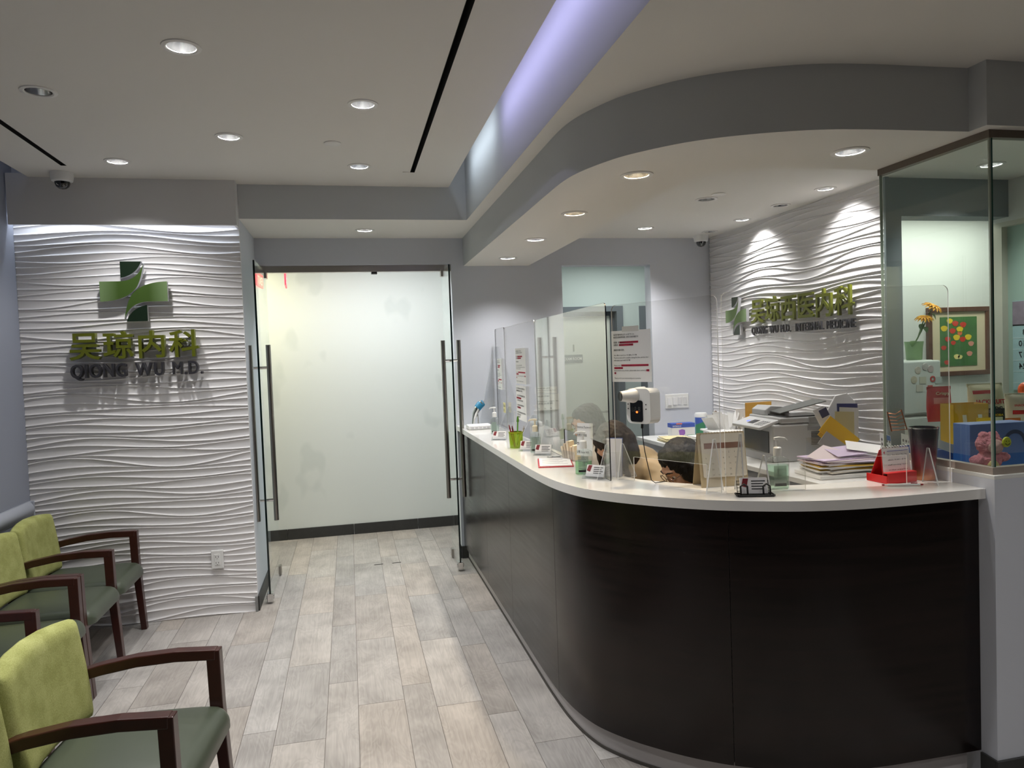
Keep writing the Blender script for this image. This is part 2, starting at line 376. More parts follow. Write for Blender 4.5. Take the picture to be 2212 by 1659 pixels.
# ---- wave panels: stacked crest lines that swell and pinch, built as relief
def wave(width, z0, z1, seed, sp=0.0335, D=0.0078, nu=90):
    rnd = random.Random(seed); n = int((z1-z0)/sp)+1
    ph = [rnd.uniform(0, 6.28) for _ in range(n)]; am = [rnd.uniform(0.35, 0.80) for _ in range(n)]; kk = [rnd.uniform(4.2, 5.6) for _ in range(n)]; dl = [rnd.uniform(-0.16, 0.16) for _ in range(n)]
    T = [0.0, 0.03, 0.08, 0.15, 0.26, 0.5, 0.74, 0.85, 0.92, 0.97]
    cols = []
    for iu in range(nu):
        u = width*iu/(nu-1); zs = [0.0]
        for i in range(n):
            k = i//2; s = math.sin(kk[k]*u+ph[k]+(dl[k] if i % 2 else 0)); g = sp*(1+am[k]*s*(1 if i % 2 == 0 else -1)); zs.append(zs[-1]+max(0.007, g))
        sc = 1.0
        col = []
        for i in range(n):
            g = zs[i+1]-zs[i]; base = zs[i]*sc + 0.012*math.sin(5.2*u+i*0.11+seed)
            nxt = zs[i+1]*sc + 0.012*math.sin(5.2*u+(i+1)*0.11+seed)
            d = D*min(1.0, 0.35+0.65*g/sp)
            for t in T: col.append((u, z0+base+(nxt-base)*t, d*abs(2*t-1)**4.5))
        col = [(a, min(max(b, z0), z1), c if z0 < b < z1 else 0.004) for a, b, c in col]
        cols.append([(u, z0, 0.0)]+col+[(u, z1, 0.0)])
    return cols
def wave_mesh(cols, place):
    m = MB(); nr = len(cols[0]); nu = len(cols)
    vs = [place(*cols[i][j]) for i in range(nu) for j in range(nr)]
    fs = [(i*nr+j, (i+1)*nr+j, (i+1)*nr+j+1, i*nr+j+1) for i in range(nu-1) for j in range(nr-1)]
    # side edges back to the wall
    k = len(vs)
    for i in (0, nu-1):
        for j in range(nr):
            u, z, d = cols[i][j]; vs.append(place(u, z, -0.02))
    for q, i in ((0, 0), (1, nu-1)):
        for j in range(nr-1): fs.append((i*nr+j, i*nr+j+1, k+q*nr+j+1, k+q*nr+j))
    m.add(vs, fs); return m
wf = wave_mesh(wave(1.30, 0.0, 2.66, 3), lambda u, z, d: (-1.95+u, 5.005-d, z))
struct(wf.build('wall_feature', M_WAVE, smooth=True, angle=0.9))
wr = wave_mesh(wave(2.10, 0.0, Z_SOF, 11, nu=130), lambda u, z, d: (3.09-d, 5.77-u, z))
struct(wr.build('wall_reception', M_WAVE, smooth=True, angle=0.9))

# ---- walls
struct(MB().box(-2.07, -2.4, 0, -1.95, 5.1, 3.05).build('wall_left', M_LEFT))
m = MB(); m.box(-1.95, 5.025, 0, -0.67, 5.12, 3.05); m.box(-0.80, 5.026, 0, -0.65, 5.92, Z_SOF); m.box(-0.80, 5.026, Z_SOF, -0.65, 5.05, 3.05)
struct(m.build('wall_return', M_WALL))
m = MB(); m.box(-0.65, 5.78, 2.372, 0.835, 5.92, Z_SOF); m.box(0.835, 5.78, 0, 1.754, 5.92, Z_SOF); m.box(1.754, 5.78, 2.355, 2.538, 5.90, Z_SOF); m.box(2.538, 5.78, 0, 3.2, 5.90, Z_SOF)
struct(m.build('wall_back', M_WALL))
def hall_mat():
    m = mat('paint_hall_patched', (222, 226, 222), 0.7); nt = m.node_tree; b = nt.nodes['Principled BSDF']
    tc = nt.nodes.new('ShaderNodeTexCoord'); n = nt.nodes.new('ShaderNodeTexNoise'); n.inputs['Scale'].default_value = 3.1; n.inputs['Detail'].default_value = 2
    mp = nt.nodes.new('ShaderNodeMapping'); mp.inputs['Scale'].default_value = (1, 1, 0.7); mp.inputs['Location'].default_value = (0.35, 0, 0.2)
    nt.links.new(tc.outputs['Object'], mp.inputs[0]); nt.links.new(mp.outputs[0], n.inputs['Vector'])
    cr = nt.nodes.new('ShaderNodeValToRGB'); cr.color_ramp.interpolation = 'LINEAR'
    cr.color_ramp.elements[0].position = 0.60; cr.color_ramp.elements[0].color = srgb(222, 226, 222)
    cr.color_ramp.elements[1].position = 0.66; cr.color_ramp.elements[1].color = srgb(213, 218, 214)
    nt.links.new(n.outputs['Fac'], cr.inputs[0]); nt.links.new(cr.outputs[0], b.inputs['Base Color']); return m
struct(MB().box(-4.9, 6.955, 0, 1.5, 7.08, Z_SOF).build('wall_hall', hall_mat()))
struct(MB().box(-5, 5.12, 0, -4.9, 9, Z_SOF).build('wall_hall_end', M_HALL))
struct(MB().box(-4.9, 5.12, 0, -0.80, 5.22, Z_SOF).build('wall_hall_front', M_HALL))
M_EXAM = mat('paint_exam_green', (202, 214, 210), 0.7)
m = MB(); m.box(1.40, 5.92, 0, 1.5, 7.2, Z_SOF); m.box(1.5, 7.2, 0, 1.75, 7.32, Z_SOF); m.box(1.75, 7.2, 2.105, 2.83, 7.32, Z_SOF); m.box(2.83, 7.2, 0, 4.4, 7.32, Z_SOF); m.box(4.3, 5.9, 0, 4.4, 7.2, Z_SOF); m.box(1.5, 7.9, 0, 3.2, 8.0, Z_SOF)
struct(m.build('wall_corridor', M_EXAM))
m = MB(); m.box(3.095, 3.66, 0, 3.19, 3.80, Z_SOF); m.box(3.19, 3.66, 2.355, 3.95, 3.80, Z_SOF); m.box(3.11, 3.80, 0, 3.20, 5.78, Z_SOF)
struct(m.build('wall_booth', M_BOOTH))
m = MB(); m.box(3.95, 2.21, 0, 4.06, 3.80, 1.13); m.box(3.95, 2.21, 2.33, 4.06, 3.80, Z_SOF)
struct(m.build('wall_right', M_WHITE))
m = MB(); m.box(3.2, 4.62, 0, 5.7, 4.72, Z_SOF); m.box(5.6, -2.4, 0, 5.7, 4.72, 3.05)
struct(m.build('wall_kitchen', M_HALL))
struct(MB().box(-2.07, -2.5, 0, 5.7, -2.4, 3.05).build('wall_front', M_LOBBY))
# low wall carrying the booth glass, with its white ledge
m = MB(); m.box(2.222, 2.126, 0, 5.6, 2.20, 1.118); m.box(2.222, 2.20, 0, 2.30, 2.70, 1.118)
struct(m.build('wall_half', M_WALL))
m = MB(); m.prism([(2.222, 2.126), (5.6, 2.126), (5.6, 2.23), (2.33, 2.23), (2.33, 2.72), (2.222, 2.72)], 1.118, 1.132)
struct(m.build('trim_1', M_WHITE, bevel=0.002))
# corner bead of the wave wall, end cap of the feature wall, fascia over the feature wall
struct(MB().box(3.070, 3.645, 0, 3.096, 3.662, Z_SOF).build('trim_2', M_BOOTH))
struct(MB().box(-0.664, 4.985, 0, -0.648, 5.004, 0.10).build('trim_3', mat('edge_metal', (150, 152, 152), 0.4, metal=0.6)))
m = MB(); m.box(-1.943, 4.915, 2.517, -0.652, 4.932, 2.822); m.box(-0.668, 4.932, 2.517, -0.652, 5.02, 2.822)
struct(by_normal(m.build('trim_4', [mat('fascia_white', (214, 213, 213), 0.8), M_CEIL]), 0, 0))
# baseboards
def tiles(name, pieces, axis_len_note=None):
    o = None
    for i, b in enumerate(pieces):
        p = MB().box(*b).build(name if i == 0 else 'base_tile', M_BASE, o, bevel=0.001)
        if i == 0: o = p
    return struct(o)
tiles('baseboard_hall', [(x, 6.944, 0, x+0.597, 6.955, 0.098) for x in (-2.41, -1.81, -1.21, -0.61+0.0, -0.01, 0.59)])
tiles('baseboard_return', [(-0.65, 5.004, 0, -0.639, 5.60, 0.098), (-0.65, 5.603, 0, -0.639, 5.92, 0.098)])
tiles('baseboard_back', [(0.835, 5.769, 0, 0.92, 5.78, 0.098), (0.824, 5.78, 0, 0.835, 5.92, 0.098)])
tiles('baseboard_half', [(2.212, 2.115, 0, 2.80, 2.126, 0.098), (2.803, 2.115, 0, 3.4, 2.126, 0.098), (3.403, 2.115, 0, 4.0, 2.126, 0.098), (2.212, 2.127, 0, 2.222, 2.19, 0.098)])
# ceiling slots (linear air diffusers)
for nm, x0, x1, lab in (('slot_diffuser', -1.546, -1.516, 'black linear air slot in the ceiling near the left wall'), ('slot_diffuser', 0.434, 0.463, 'black linear air slot in the ceiling beside the violet light cove')):
    t = thing(nm, lab, 'air diffuser', ((x0+x1)/2, 1.7, Z_MAIN), group='linear air slots in the lobby ceiling')
    h = (x1-x0)/2
    m = MB(); m.box(-h+0.0003, -2.895, -0.0006, -h+0.0023, 2.935, 0.10); m.box(h-0.0023, -2.895, -0.0006, h-0.0003, 2.935, 0.10); m.box(-h+0.0003, -2.895, 0.10, h-0.0003, 2.935, 0.104); m.box(-h+0.0003, 2.933, -0.0006, h-0.0003, 2.935, 0.104); m.box(-h+0.0003, -2.897, -0.0006, h-0.0003, -2.895, 0.104)
    m.build('channel', M_SLOT, t)
    MB().box(-0.003, -2.89, 0.05, 0.003, 2.93, 0.075).build('vane', M_BLACK, t)
    if x0 > 0: MB().box(-0.06, 2.925, -0.003, -0.014, 2.94, 0.0).build('end_flap', M_CEIL, t)

# ---- downlights
M_TRIM = mat('downlight_trim', (226, 224, 220), 0.4)
M_REFL = mat('downlight_reflector', (225, 225, 225), 0.18, metal=1.0)
M_OFF = mat('lamp_off', (70, 66, 60), 0.3)
M_ONW = mat('lamp_on_white', (255, 255, 255), 0.4, emit=(255, 252, 246), estr=14)
M_ONC = mat('lamp_on_cool', (255, 255, 255), 0.4, emit=(226, 240, 255), estr=9)
M_ONY = mat('lamp_on_warm', (255, 236, 190), 0.4, emit=(255, 214, 130), estr=8)
def downlight(x, y, z, kind, label, group, energy):
    t = thing('downlight', label, 'ceiling light', (x, y, z), group=group)
    R = R_HOLE if kind < 4 else 0.046
    MB().lathe([(R-0.001, 0.004), (R-0.001, -0.003), (R+0.004, -0.006), (R+0.017, -0.004), (R+0.018, 0.0)], 28).build('trim_ring', M_TRIM, t, smooth=True)
    MB().lathe([(R-0.002, 0.0), (R-0.005, 0.02), (R-0.014, 0.055), (R-0.020, 0.075)], 28).build('reflector', M_REFL, t, smooth=True)
    lm = {0: M_OFF, 1: M_ONW, 2: M_ONC, 3: M_ONY, 4: M_ONW, 5: M_OFF}[kind]
    MB().lathe([(0.0, 0.066), (R-0.022, 0.068), (R-0.016, 0.074), (R-0.016, 0.08), (0.0, 0.08)], 28).build('lamp', lm, t, smooth=True)
    if kind in (0, 5) or energy <= 0: return t
    l = bpy.data.lights.new('downlight_lamp', 'SPOT'); l.energy = energy*4; l.shadow_soft_size = 0.04
    l.color = {1: C_WHITE, 2: C_COOL, 3: C_WARM, 4: C_WHITE}[kind]
    l.spot_size = math.radians(118 if kind < 4 else 110); l.spot_blend = 0.6 if kind < 4 else 1.0
    o = bpy.data.objects.new('downlight_lamp', l); COL.objects.link(o); o.parent = t; o.location = (0, 0, 0.05)
    if kind == 4: o.location = (0.0, 0, 0.02); o.rotation_euler = (0, -math.radians(12), 0)
    return t
LBL_MAIN = ['lit downlight nearest the camera in the lobby ceiling', 'unlit downlight nearest the left edge of the lobby ceiling', 'lit downlight between the round cover plate and the camera', 'lit downlight in the middle of the lobby ceiling, left of the cover plate',
            'lit downlight by the white dome camera above the feature wall', 'bluish downlight beside the end of the black air slot']
for i, (x, y, k) in enumerate(MAIN_L):
    downlight(x, y, Z_MAIN, k, LBL_MAIN[i] if i < 6 else ['lobby downlight behind the frame on the left', 'lobby downlight behind the frame on the right', 'lobby downlight straight above the camera', 'unlit lobby downlight behind the camera'][i-6], 'lobby ceiling downlights', E_DOWN*(0.6 if k == 2 else 1))
downlight(*SOF_L[0][:2], Z_SOF, 1, 'lit downlight in the soffit above the glass doors', 'soffit downlights', E_DOWN*0.8)
for (x, y, k), lb in zip(SOF_L[1:], ['soffit downlight over the right lobby aisle, nearest the counter', 'soffit downlight in front of the glass booth, out of view', 'soffit downlight right of the camera, rear row', 'soffit downlight far right of the camera, rear row', 'soffit downlight farthest right in the lobby']):
    downlight(x, y, Z_SOF, k, lb, 'soffit downlights', E_DOWN*0.75)
for (x, y, k), lb in zip(BAND_L, ['warm yellow downlight at the bend of the curved soffit', 'warm yellow downlight second along the curved soffit', 'white downlight third along the curved soffit, slightly dropped out of its hole', 'white downlight at the far end of the curved soffit', 'lit downlight in the curved soffit nearest the glass booth']):
    downlight(x, y, Z_BAND, k, lb, 'curved soffit downlights', E_BAND)
for (x, y, k), lb in zip(INNER_L, ['unlit downlight beside a cover plate in the reception ceiling', 'lit downlight in the reception ceiling near the back wall', 'bright spot light over the right end of the reception wave wall', 'unlit spot between two lit ones along the reception wave wall', 'bright spot light over the left half of the reception wave wall', 'unlit spot beside the reception dome camera', 'lit downlight seen through the corner glass of the booth']):
    downlight(x, y, Z_SOF, k, lb, 'reception ceiling downlights', E_SPOT*1.5 if k == 4 else E_BAND*(2.1 if x < 3 else 0.8))
# round cover plates
for x, y, z, lb in ((-0.029, 4.054, Z_MAIN, 'small round white cover plate in the lobby ceiling'), (2.287, 4.139, Z_SOF, 'small round white cover plate in the reception ceiling')):
    tag(MB().lathe([(0.0, -0.006), (0.042, -0.006), (0.045, -0.004), (0.045, 0.0), (0.0, 0.0)], 28).build('cover_plate', M_TRIM, loc=(x, y, z), smooth=True), lb, 'cover plate', 'round ceiling cover plates')
# dome cameras
M_DOME = mat('dome_dark', (10, 11, 13), 0.05, coat=1.0)
for x, y, z, lb in ((-1.598, 4.80, Z_MAIN, 'white dome security camera at the lobby ceiling above the feature wall'), (2.94, 5.633, Z_SOF, 'white dome security camera in the reception ceiling corner')):
    t = thing('dome_camera', lb, 'security camera', (x, y, z), group='dome security cameras')
    MB().lathe([(0.0, 0.0), (0.062, 0.0), (0.062, -0.02), (0.056, -0.05), (0.045, -0.056), (0.0, -0.056)], 28).build('housing', M_WPLAS, t, smooth=True)
    MB().lathe([(0.042, -0.05), (0.041, -0.066), (0.034, -0.083), (0.02, -0.094), (0.001, -0.098)], 28).build('dome', M_DOME, t, smooth=True)
    MB().lathe([(0.0, 0.0), (0.012, 0.0), (0.012, 0.008), (0.0, 0.008)], 14, axis='y').build('lens', M_CHROME, t, loc=(-0.01, -0.034, -0.070))

# ---- glass doors
def glass_panel(m, x0, y0, z0, x1, y1, z1): m.box(x0, y0, z0, x1, y1, z1)
def glass_door(name, x, y0, y1, label):
    """pane in the plane x, free edge at y0 (towards the lobby), pivots at y1"""
    d = bpy.data.objects.new(name, None); COL.objects.link(d); d.location = (x, y1, 0); struct(d); d['label'] = label
    L = y1-y0
    MB().box(-0.006, -L+0.001, 0.02, 0.006, 0, 2.325).build('glass_pane', G_DOOR, d)
    MB().box(-0.0062, -L, 0.02, 0.0062, -L+0.0014, 2.325).build('glass_edge', G_DEDGE, d)
    hy = -L+0.065
    for s in (-1, 1):
        MB().tube([(s*0.06, hy, 0.555), (s*0.06, hy, 1.758)], 0.0165, 14).build('pull_bar', M_STEEL, d, smooth=True)
    for z in (0.697, 1.603):
        MB().tube([(-0.06, hy, z), (0.06, hy, z)], 0.010, 10).build('standoff', M_CHROME, d, smooth=True)
    h = MB(); h.box(-0.020, -L-0.008, 0.012, 0.020, -L+0.06, 0.07); h.box(-0.027, -L+0.005, 0.03, 0.027, -L+0.03, 0.055); h.build('bottom_bolt', M_CHROME, d, bevel=0.003)
    h = MB(); h.box(-0.016, -0.05, 0.012, 0.016, 0.012, 0.075); h.build('pivot_shoe', M_STEEL, d, bevel=0.002)
    h = MB(); h.box(-0.016, -0.07, 2.275, 0.016, 0.0, 2.335); h.build('top_clamp', M_STEEL, d, bevel=0.002)
    return d
glass_door('door_1', -0.585, 5.125, 5.83, 'left frameless glass door standing open')
glass_door('door_2', 0.768, 5.425, 5.85, 'narrow right frameless glass door standing open')
hd = bpy.data.objects.new('trim_5', None); COL.objects.link(hd); hd.location = (0.09, 5.84, 2.345); struct(hd)
MB().box(-0.74, -0.03, -0.024, 0.745, 0.03, 0.027).build('header_bar', M_STEEL, hd, bevel=0.002)
MB().box(0.12, -0.022, -0.04, 0.165, 0.022, -0.024).build('door_stop', M_BLACK, hd, bevel=0.002)
for x in (0.168, 0.31):
    tag(MB().box(-0.035, -0.006, 0.0, 0.035, 0.006, 0.002).build('floor_strike', mat('strike_dark', (60, 58, 56), 0.4, metal=0.8), loc=(x, 5.833, 0)), 'left small metal bolt plate in the doorway floor' if x < 0.2 else 'right small metal bolt plate in the doorway floor', 'floor plate', 'bolt plates in the doorway floor')

# ---- booth glazing: channel rails and panes
def pane(m0, m1, name='glass_pane', g=None, parent=None): return MB().box(*m0, *m1).build(name, g or G_BOOTH, parent)
w1 = bpy.data.objects.new('window_1', None); COL.objects.link(w1); w1.location = (2.245, 2.155, 1.132); struct(w1); w1['label'] = 'corner glass booth panes above the low wall'
MB().box(-0.006, 0.0, 0.024, 0.006, 0.535, 1.2).build('side_pane', G_BOOTH, w1)
MB().box(0.008, -0.006, 0.024, 3.3, 0.006, 1.2).build('front_pane', G_BOOTH, w1)
MB().box(-0.0062, -0.0062, 0.024, 0.001, 0.0, 1.2).build('corner_edge', mat('glass_edge_pale', (150, 160, 146), 0.15), w1); MB().box(0.001, -0.0062, 0.024, 0.008, 0.0062, 1.2).build('corner_edge', mat('glass_edge_deep', (34, 78, 70), 0.1), w1)
MB().box(-0.0062, 0.533, 0.024, 0.0062, 0.5365, 1.2).build('end_edge', mat('glass_edge_pale', (150, 160, 146), 0.15), w1)
m = MB(); m.prism([(-0.014, -0.014), (3.3, -0.014), (3.3, 0.014), (0.014, 0.014), (0.014, 0.537), (-0.014, 0.537)], 0.0, 0.026); m.build('bottom_channel', mat('glazing_sill', (168, 156, 146), 0.5, metal=0.3), w1)
m = MB(); m.prism([(-0.014, -0.014), (3.3, -0.014), (3.3, 0.014), (0.014, 0.014), (0.014, 0.537), (-0.014, 0.537)], 1.196, 1.2235); m.build('top_channel', M_RAIL, w1)
w2 = bpy.data.objects.new('window_2', None); COL.objects.link(w2); w2.location = (4.0, 3.0, 1.13); struct(w2); w2['label'] = 'green tinted glass in the right booth wall'
MB().box(-0.006, -0.79, 0.0, 0.006, 0.71, 1.19).build('glass_pane', mat('frosted_green_glass', (176, 200, 188), 0.35), w2)
m = MB(); m.box(-0.05, -0.79, 1.172, 0.05, 0.80, 1.20); m.box(-0.05, 0.71, 0.0, 0.05, 0.80, 1.172); m.build('frame', mat('frame_cream', (206, 204, 190), 0.5), w2)

# ---- exam room door in the corridor behind
d3 = bpy.data.objects.new('door_3', None); COL.objects.link(d3); d3.location = (2.29, 7.26, 0); struct(d3); d3['label'] = 'pale exam room door with grey steel frame seen through the back opening'
M_FRAME = mat('door_frame_grey', (112, 120, 126), 0.5)
m = MB(); m.box(-0.54, -0.09, 0, -0.47, 0.06, 2.05); m.box(0.47, -0.09, 0, 0.54, 0.06, 2.05); m.box(-0.54, -0.09, 2.05, 0.54, 0.06, 2.105); m.build('frame', M_FRAME, d3)
m = MB(); m.box(0.43, 0.0, 0, 0.47, 0.06, 2.05); m.box(-0.47, 0.0, 2.01, 0.43, 0.06, 2.05); m.build('stop', mat('door_stop_grey', (88, 94, 100), 0.5), d3)
M_LEAF = mat('door_leaf', (216, 218, 206), 0.5, vary=0.03, bscale=3)
MB().box(-0.47, 0.02, 0.01, 0.43, 0.06, 2.01).build('leaf', M_LEAF, d3)
pl = MB().box(-0.105, -0.012, -0.042, 0.115, 0.0, 0.042).build('name_plate', mat('plate_grey', (104, 104, 100), 0.4), d3, loc=(0.0, 0.02, 1.57), bevel=0.002)
text('lettering', 'EXAM ROOM', 0.043, mat('plate_white', (240, 240, 236), 0.5), d3, loc=(0.005, 0.006, 1.555), bold=0.012, align='CENTER', extrude=0.001, width=0.195)
text('numeral', '1', 0.105, mat('numeral_tan', (126, 122, 92), 0.5), d3, loc=(0.02, 0.012, 1.645), bold=0.012, align='CENTER', extrude=0.004)
m = MB(); m.tube([(0.36, 0.02, 1.0), (0.36, -0.04, 1.0)], 0.011, 10); m.tube([(0.36, -0.04, 1.0), (0.25, -0.045, 1.0)], 0.009, 10); m.build('lever_handle', M_STEEL, d3, smooth=True)
t4 = struct(MB().box(3.02, 7.18, 0, 3.12, 7.21, 2.1).build('trim_6', M_FRAME))

# ---- wall rail (chair bumper) on the left wall
t = thing('bumper_rail', 'pale grey rounded bumper rail along the left wall behind the chairs', 'wall rail', (-1.95, 2.4, 0.79))
m = MB(); m.grid(2, 9, lambda u, v: (0.004+0.026*math.sin(PI*v), -2.6+5.18*u, -0.05+0.10*v)); m.box(0, -2.6, -0.05, 0.006, 2.58, 0.05); m.build('cover', mat('rail_grey', (172, 176, 186), 0.5), t, smooth=True)
m = MB(); m.box(0, 2.58, -0.05, 0.03, 2.59, 0.05); m.build('end_cap', mat('rail_grey', (172, 176, 186), 0.5), t, bevel=0.006)
# ================================================================== RECEPTION COUNTER
edge0 = [(0.826, 5.78), (0.825, 4.6), (0.824, 3.7), (0.825, 3.28), (0.840, 3.0), (0.885, 2.79), (0.962, 2.645), (1.069, 2.515), (1.194, 2.398), (1.327, 2.308), (1.5, 2.228), (1.66, 2.188), (1.82, 2.171), (2.02, 2.166), (2.222, 2.164)]
EDGE = smooth_curve(edge0, 8)
Z_TOP = 1.08
def strip_poly(d0, d1, a=0, b=None):
    o, i = offset(EDGE, d0)[a:b], offset(EDGE, d1)[a:b]
    return o+i[::-1]
top = MB().prism(strip_poly(0, 0.30), Z_TOP-0.036, Z_TOP).build('countertop', M_QUARTZ, bevel=0.002)
tag(top, 'white polished stone top of the curved reception counter', 'countertop')
ct = thing('reception_counter', 'dark espresso curved reception counter front under the white top', 'counter', (0.85, 3.4, 0))
def rel(o): o.location = (-0.85, -3.4, 0); return o
def lam_mat():
    m = mat('espresso_laminate', (20, 13, 12), 0.2, spec=0.38); nt = m.node_tree; b = nt.nodes['Principled BSDF']
    tc = nt.nodes.new('ShaderNodeTexCoord'); mp = nt.nodes.new('ShaderNodeMapping'); mp.inputs['Scale'].default_value = (2.5, 2.5, 55)
    n = nt.nodes.new('ShaderNodeTexNoise'); n.inputs['Scale'].default_value = 1; n.inputs['Detail'].default_value = 5
    nt.links.new(tc.outputs['Object'], mp.inputs[0]); nt.links.new(mp.outputs[0], n.inputs['Vector'])
    cr = nt.nodes.new('ShaderNodeValToRGB'); cr.color_ramp.elements[0].position = 0.3; cr.color_ramp.elements[0].color = srgb(13, 9, 8); cr.color_ramp.elements[1].position = 0.75; cr.color_ramp.elements[1].color = srgb(32, 21, 19)
    nt.links.new(n.outputs['Fac'], cr.inputs[0]); nt.links.new(cr.outputs[0], b.inputs['Base Color'])
    mr = nt.nodes.new('ShaderNodeMapRange'); mr.inputs[3].default_value = 0.17; mr.inputs[4].default_value = 0.30; nt.links.new(n.outputs['Fac'], mr.inputs[0]); nt.links.new(mr.outputs[0], b.inputs['Roughness'])
    return m
M_LAM = lam_mat()
P_OUT = offset(EDGE, 0.03)
def nearest(x, y): return min(range(len(P_OUT)), key=lambda i: (P_OUT[i][0]-x)**2+(P_OUT[i][1]-y)**2)
cuts = [0, nearest(0.86, 4.80), nearest(0.86, 3.98), nearest(0.863, 3.10), nearest(1.315, 2.352), len(EDGE)-1]
def trim_path(path, g):
    """shorten an open polyline by g at both ends"""
    a, b = Vector(path[0]), Vector(path[1]); c, d = Vector(path[-1]), Vector(path[-2])
    p = [tuple(a+(b-a).normalized()*g)]+list(path[1:-1])+[tuple(c+(d-c).normalized()*g)]; return p
# insert exact seam points so each sheet is its own board
for a, b in zip(cuts[:-1], cuts[1:]):
    o_, i_ = trim_path(offset(EDGE, 0.03)[a:b+1], 0.0012), trim_path(offset(EDGE, 0.048)[a:b+1], 0.0012)
    if b == len(EDGE)-1: pass
    rel(MB().prism(o_+i_[::-1], 0.102, Z_TOP-0.036).build('front_panel', M_LAM, ct, smooth=True, angle=0.4))
rel(MB().prism(strip_poly(0.060, 0.075, 0, -2), 0.0, 0.102).build('toe_kick', mat('kick_grey', (176, 172, 172), 0.45), ct, smooth=True, angle=0.4))
rel(MB().prism(strip_poly(0.055, 0.0605, 0, -2), 0.0, 0.012).build('kick_bead', mat('bead_dark', (70, 66, 62), 0.6), ct))
rel(MB().prism(strip_poly(0.0485, 0.0745, 0, -1), 0.104, Z_TOP-0.037).build('carcass', mat('carcass_grey', (150, 148, 146), 0.6), ct))
# staff desk behind it
wd = MB().prism(strip_poly(0.075, 0.50, 4, -10), 0.70, 0.74).build('staff_desk', mat('desk_cream', (226, 214, 190), 0.35), bevel=0.002)
tag(wd, 'cream staff desk top running behind the reception counter', 'desk')
for x, y in ((1.27, 5.3), (1.27, 4.0), (1.35, 3.0)):
    MB().box(x-0.02, y-0.02, 0, x+0.02, y+0.02, 0.70).build('leg', M_STEEL, wd)

# ================================================================== CHAIRS
M_WOOD = mat('mahogany', (56, 20, 13), 0.32, vary=0.35, bscale=25, coat=0.25)
def fabric(name, c1, c2):
    m = mat(name, c1, 0.9, spec=0.2); nt = m.node_tree; b = nt.nodes['Principled BSDF']
    tc = nt.nodes.new('ShaderNodeTexCoord'); n = nt.nodes.new('ShaderNodeTexNoise'); n.inputs['Scale'].default_value = 260; n.inputs['Detail'].default_value = 3
    n2 = nt.nodes.new('ShaderNodeTexNoise'); n2.inputs['Scale'].default_value = 14
    nt.links.new(tc.outputs['Object'], n.inputs['Vector']); nt.links.new(tc.outputs['Object'], n2.inputs['Vector'])
    ad = nt.nodes.new('ShaderNodeMath'); ad.operation = 'ADD'; nt.links.new(n.outputs['Fac'], ad.inputs[0]); nt.links.new(n2.outputs['Fac'], ad.inputs[1])
    cr = nt.nodes.new('ShaderNodeValToRGB'); cr.color_ramp.elements[0].position = 0.38; cr.color_ramp.elements[0].color = srgb(*c2); cr.color_ramp.elements[1].position = 0.68; cr.color_ramp.elements[1].color = srgb(*c1)
    hl = nt.nodes.new('ShaderNodeMath'); hl.operation = 'MULTIPLY'; hl.inputs[1].default_value = 0.5; nt.links.new(ad.outputs[0], hl.inputs[0])
    nt.links.new(hl.outputs[0], cr.inputs[0]); nt.links.new(cr.outputs[0], b.inputs['Base Color'])
    bp = nt.nodes.new('ShaderNodeBump'); bp.inputs['Strength'].default_value = 0.25; bp.inputs['Distance'].default_value = 0.001
    nt.links.new(n.outputs['Fac'], bp.inputs['Height']); nt.links.new(bp.outputs[0], b.inputs['Normal']); return m
M_LIME = fabric('lime_fabric', (184, 186, 122), (148, 151, 88))
M_OLIVE = mat('olive_vinyl', (70, 77, 64), 0.36, vary=0.06, bscale=8, bump=0.12)
SW = 0.482   # pitch of one seat
def cushion(cx, y0, y1, x0, x1, z0, z1):
    """soft seat pad: rounded plan, waterfall front edge (front is +x), slight crown"""
    m = MB(); nu, nv = 18, 16
    def top(u, v):
        x = x0+(x1-x0)*u; ef = min(u, 1-u)*(x1-x0); rc = 0.055
        ins = rc-math.sqrt(max(0, rc*rc-(rc-min(rc, ef))**2))
        y = y0+ins+(y1-y0-2*ins)*v
        ex = min(u, 1-u)*(x1-x0); ey = min(v, 1-v)*(y1-y0)
        r = 0.045; fx = 1-(1-min(1, ex/r))**2; fy = 1-(1-min(1, ey/r))**2
        h = math.sqrt(max(0, min(fx, 1)))*math.sqrt(max(0, min(fy, 1)))
        crown = 0.012*math.sin(PI*u)*math.sin(PI*v)
        drop = -0.014*max(0, (u-0.78)/0.22)**2
        return (x, y, z0+(z1-z0)*(0.45+0.55*h)+crown+drop)
    us = [0, .004, .012, .025, .045, .07, .1, .16, .3, .5, .7, .8, .87, .91, .945, .97, .985, .996, 1]
    vs_ = [0, .004, .012, .025, .045, .07, .1, .18, .35, .5, .65, .82, .9, .93, .955, .975, .988, .996, 1]
    pts = [top(u, v) for v in vs_ for u in us]; n = len(us); k = len(vs_)
    fs = [(j*n+i, j*n+i+1, (j+1)*n+i+1, (j+1)*n+i) for j in range(k-1) for i in range(n-1)]
    b0 = len(pts); pts += [(p[0], p[1], z0) for p in pts[:]]
    fs += [(b0+(j*n+i), b0+((j+1)*n+i), b0+((j+1)*n+i+1), b0+(j*n+i+1)) for j in range(k-1) for i in range(n-1)]
    for i in range(n-1): fs += [(i, b0+i, b0+i+1, i+1), ((k-1)*n+i, (k-1)*n+i+1, b0+(k-1)*n+i+1, b0+(k-1)*n+i)]
    for j in range(k-1): fs += [(j*n, (j+1)*n, b0+(j+1)*n, b0+j*n), (j*n+n-1, b0+j*n+n-1, b0+(j+1)*n+n-1, (j+1)*n+n-1)]
    m.add(pts, fs); return m
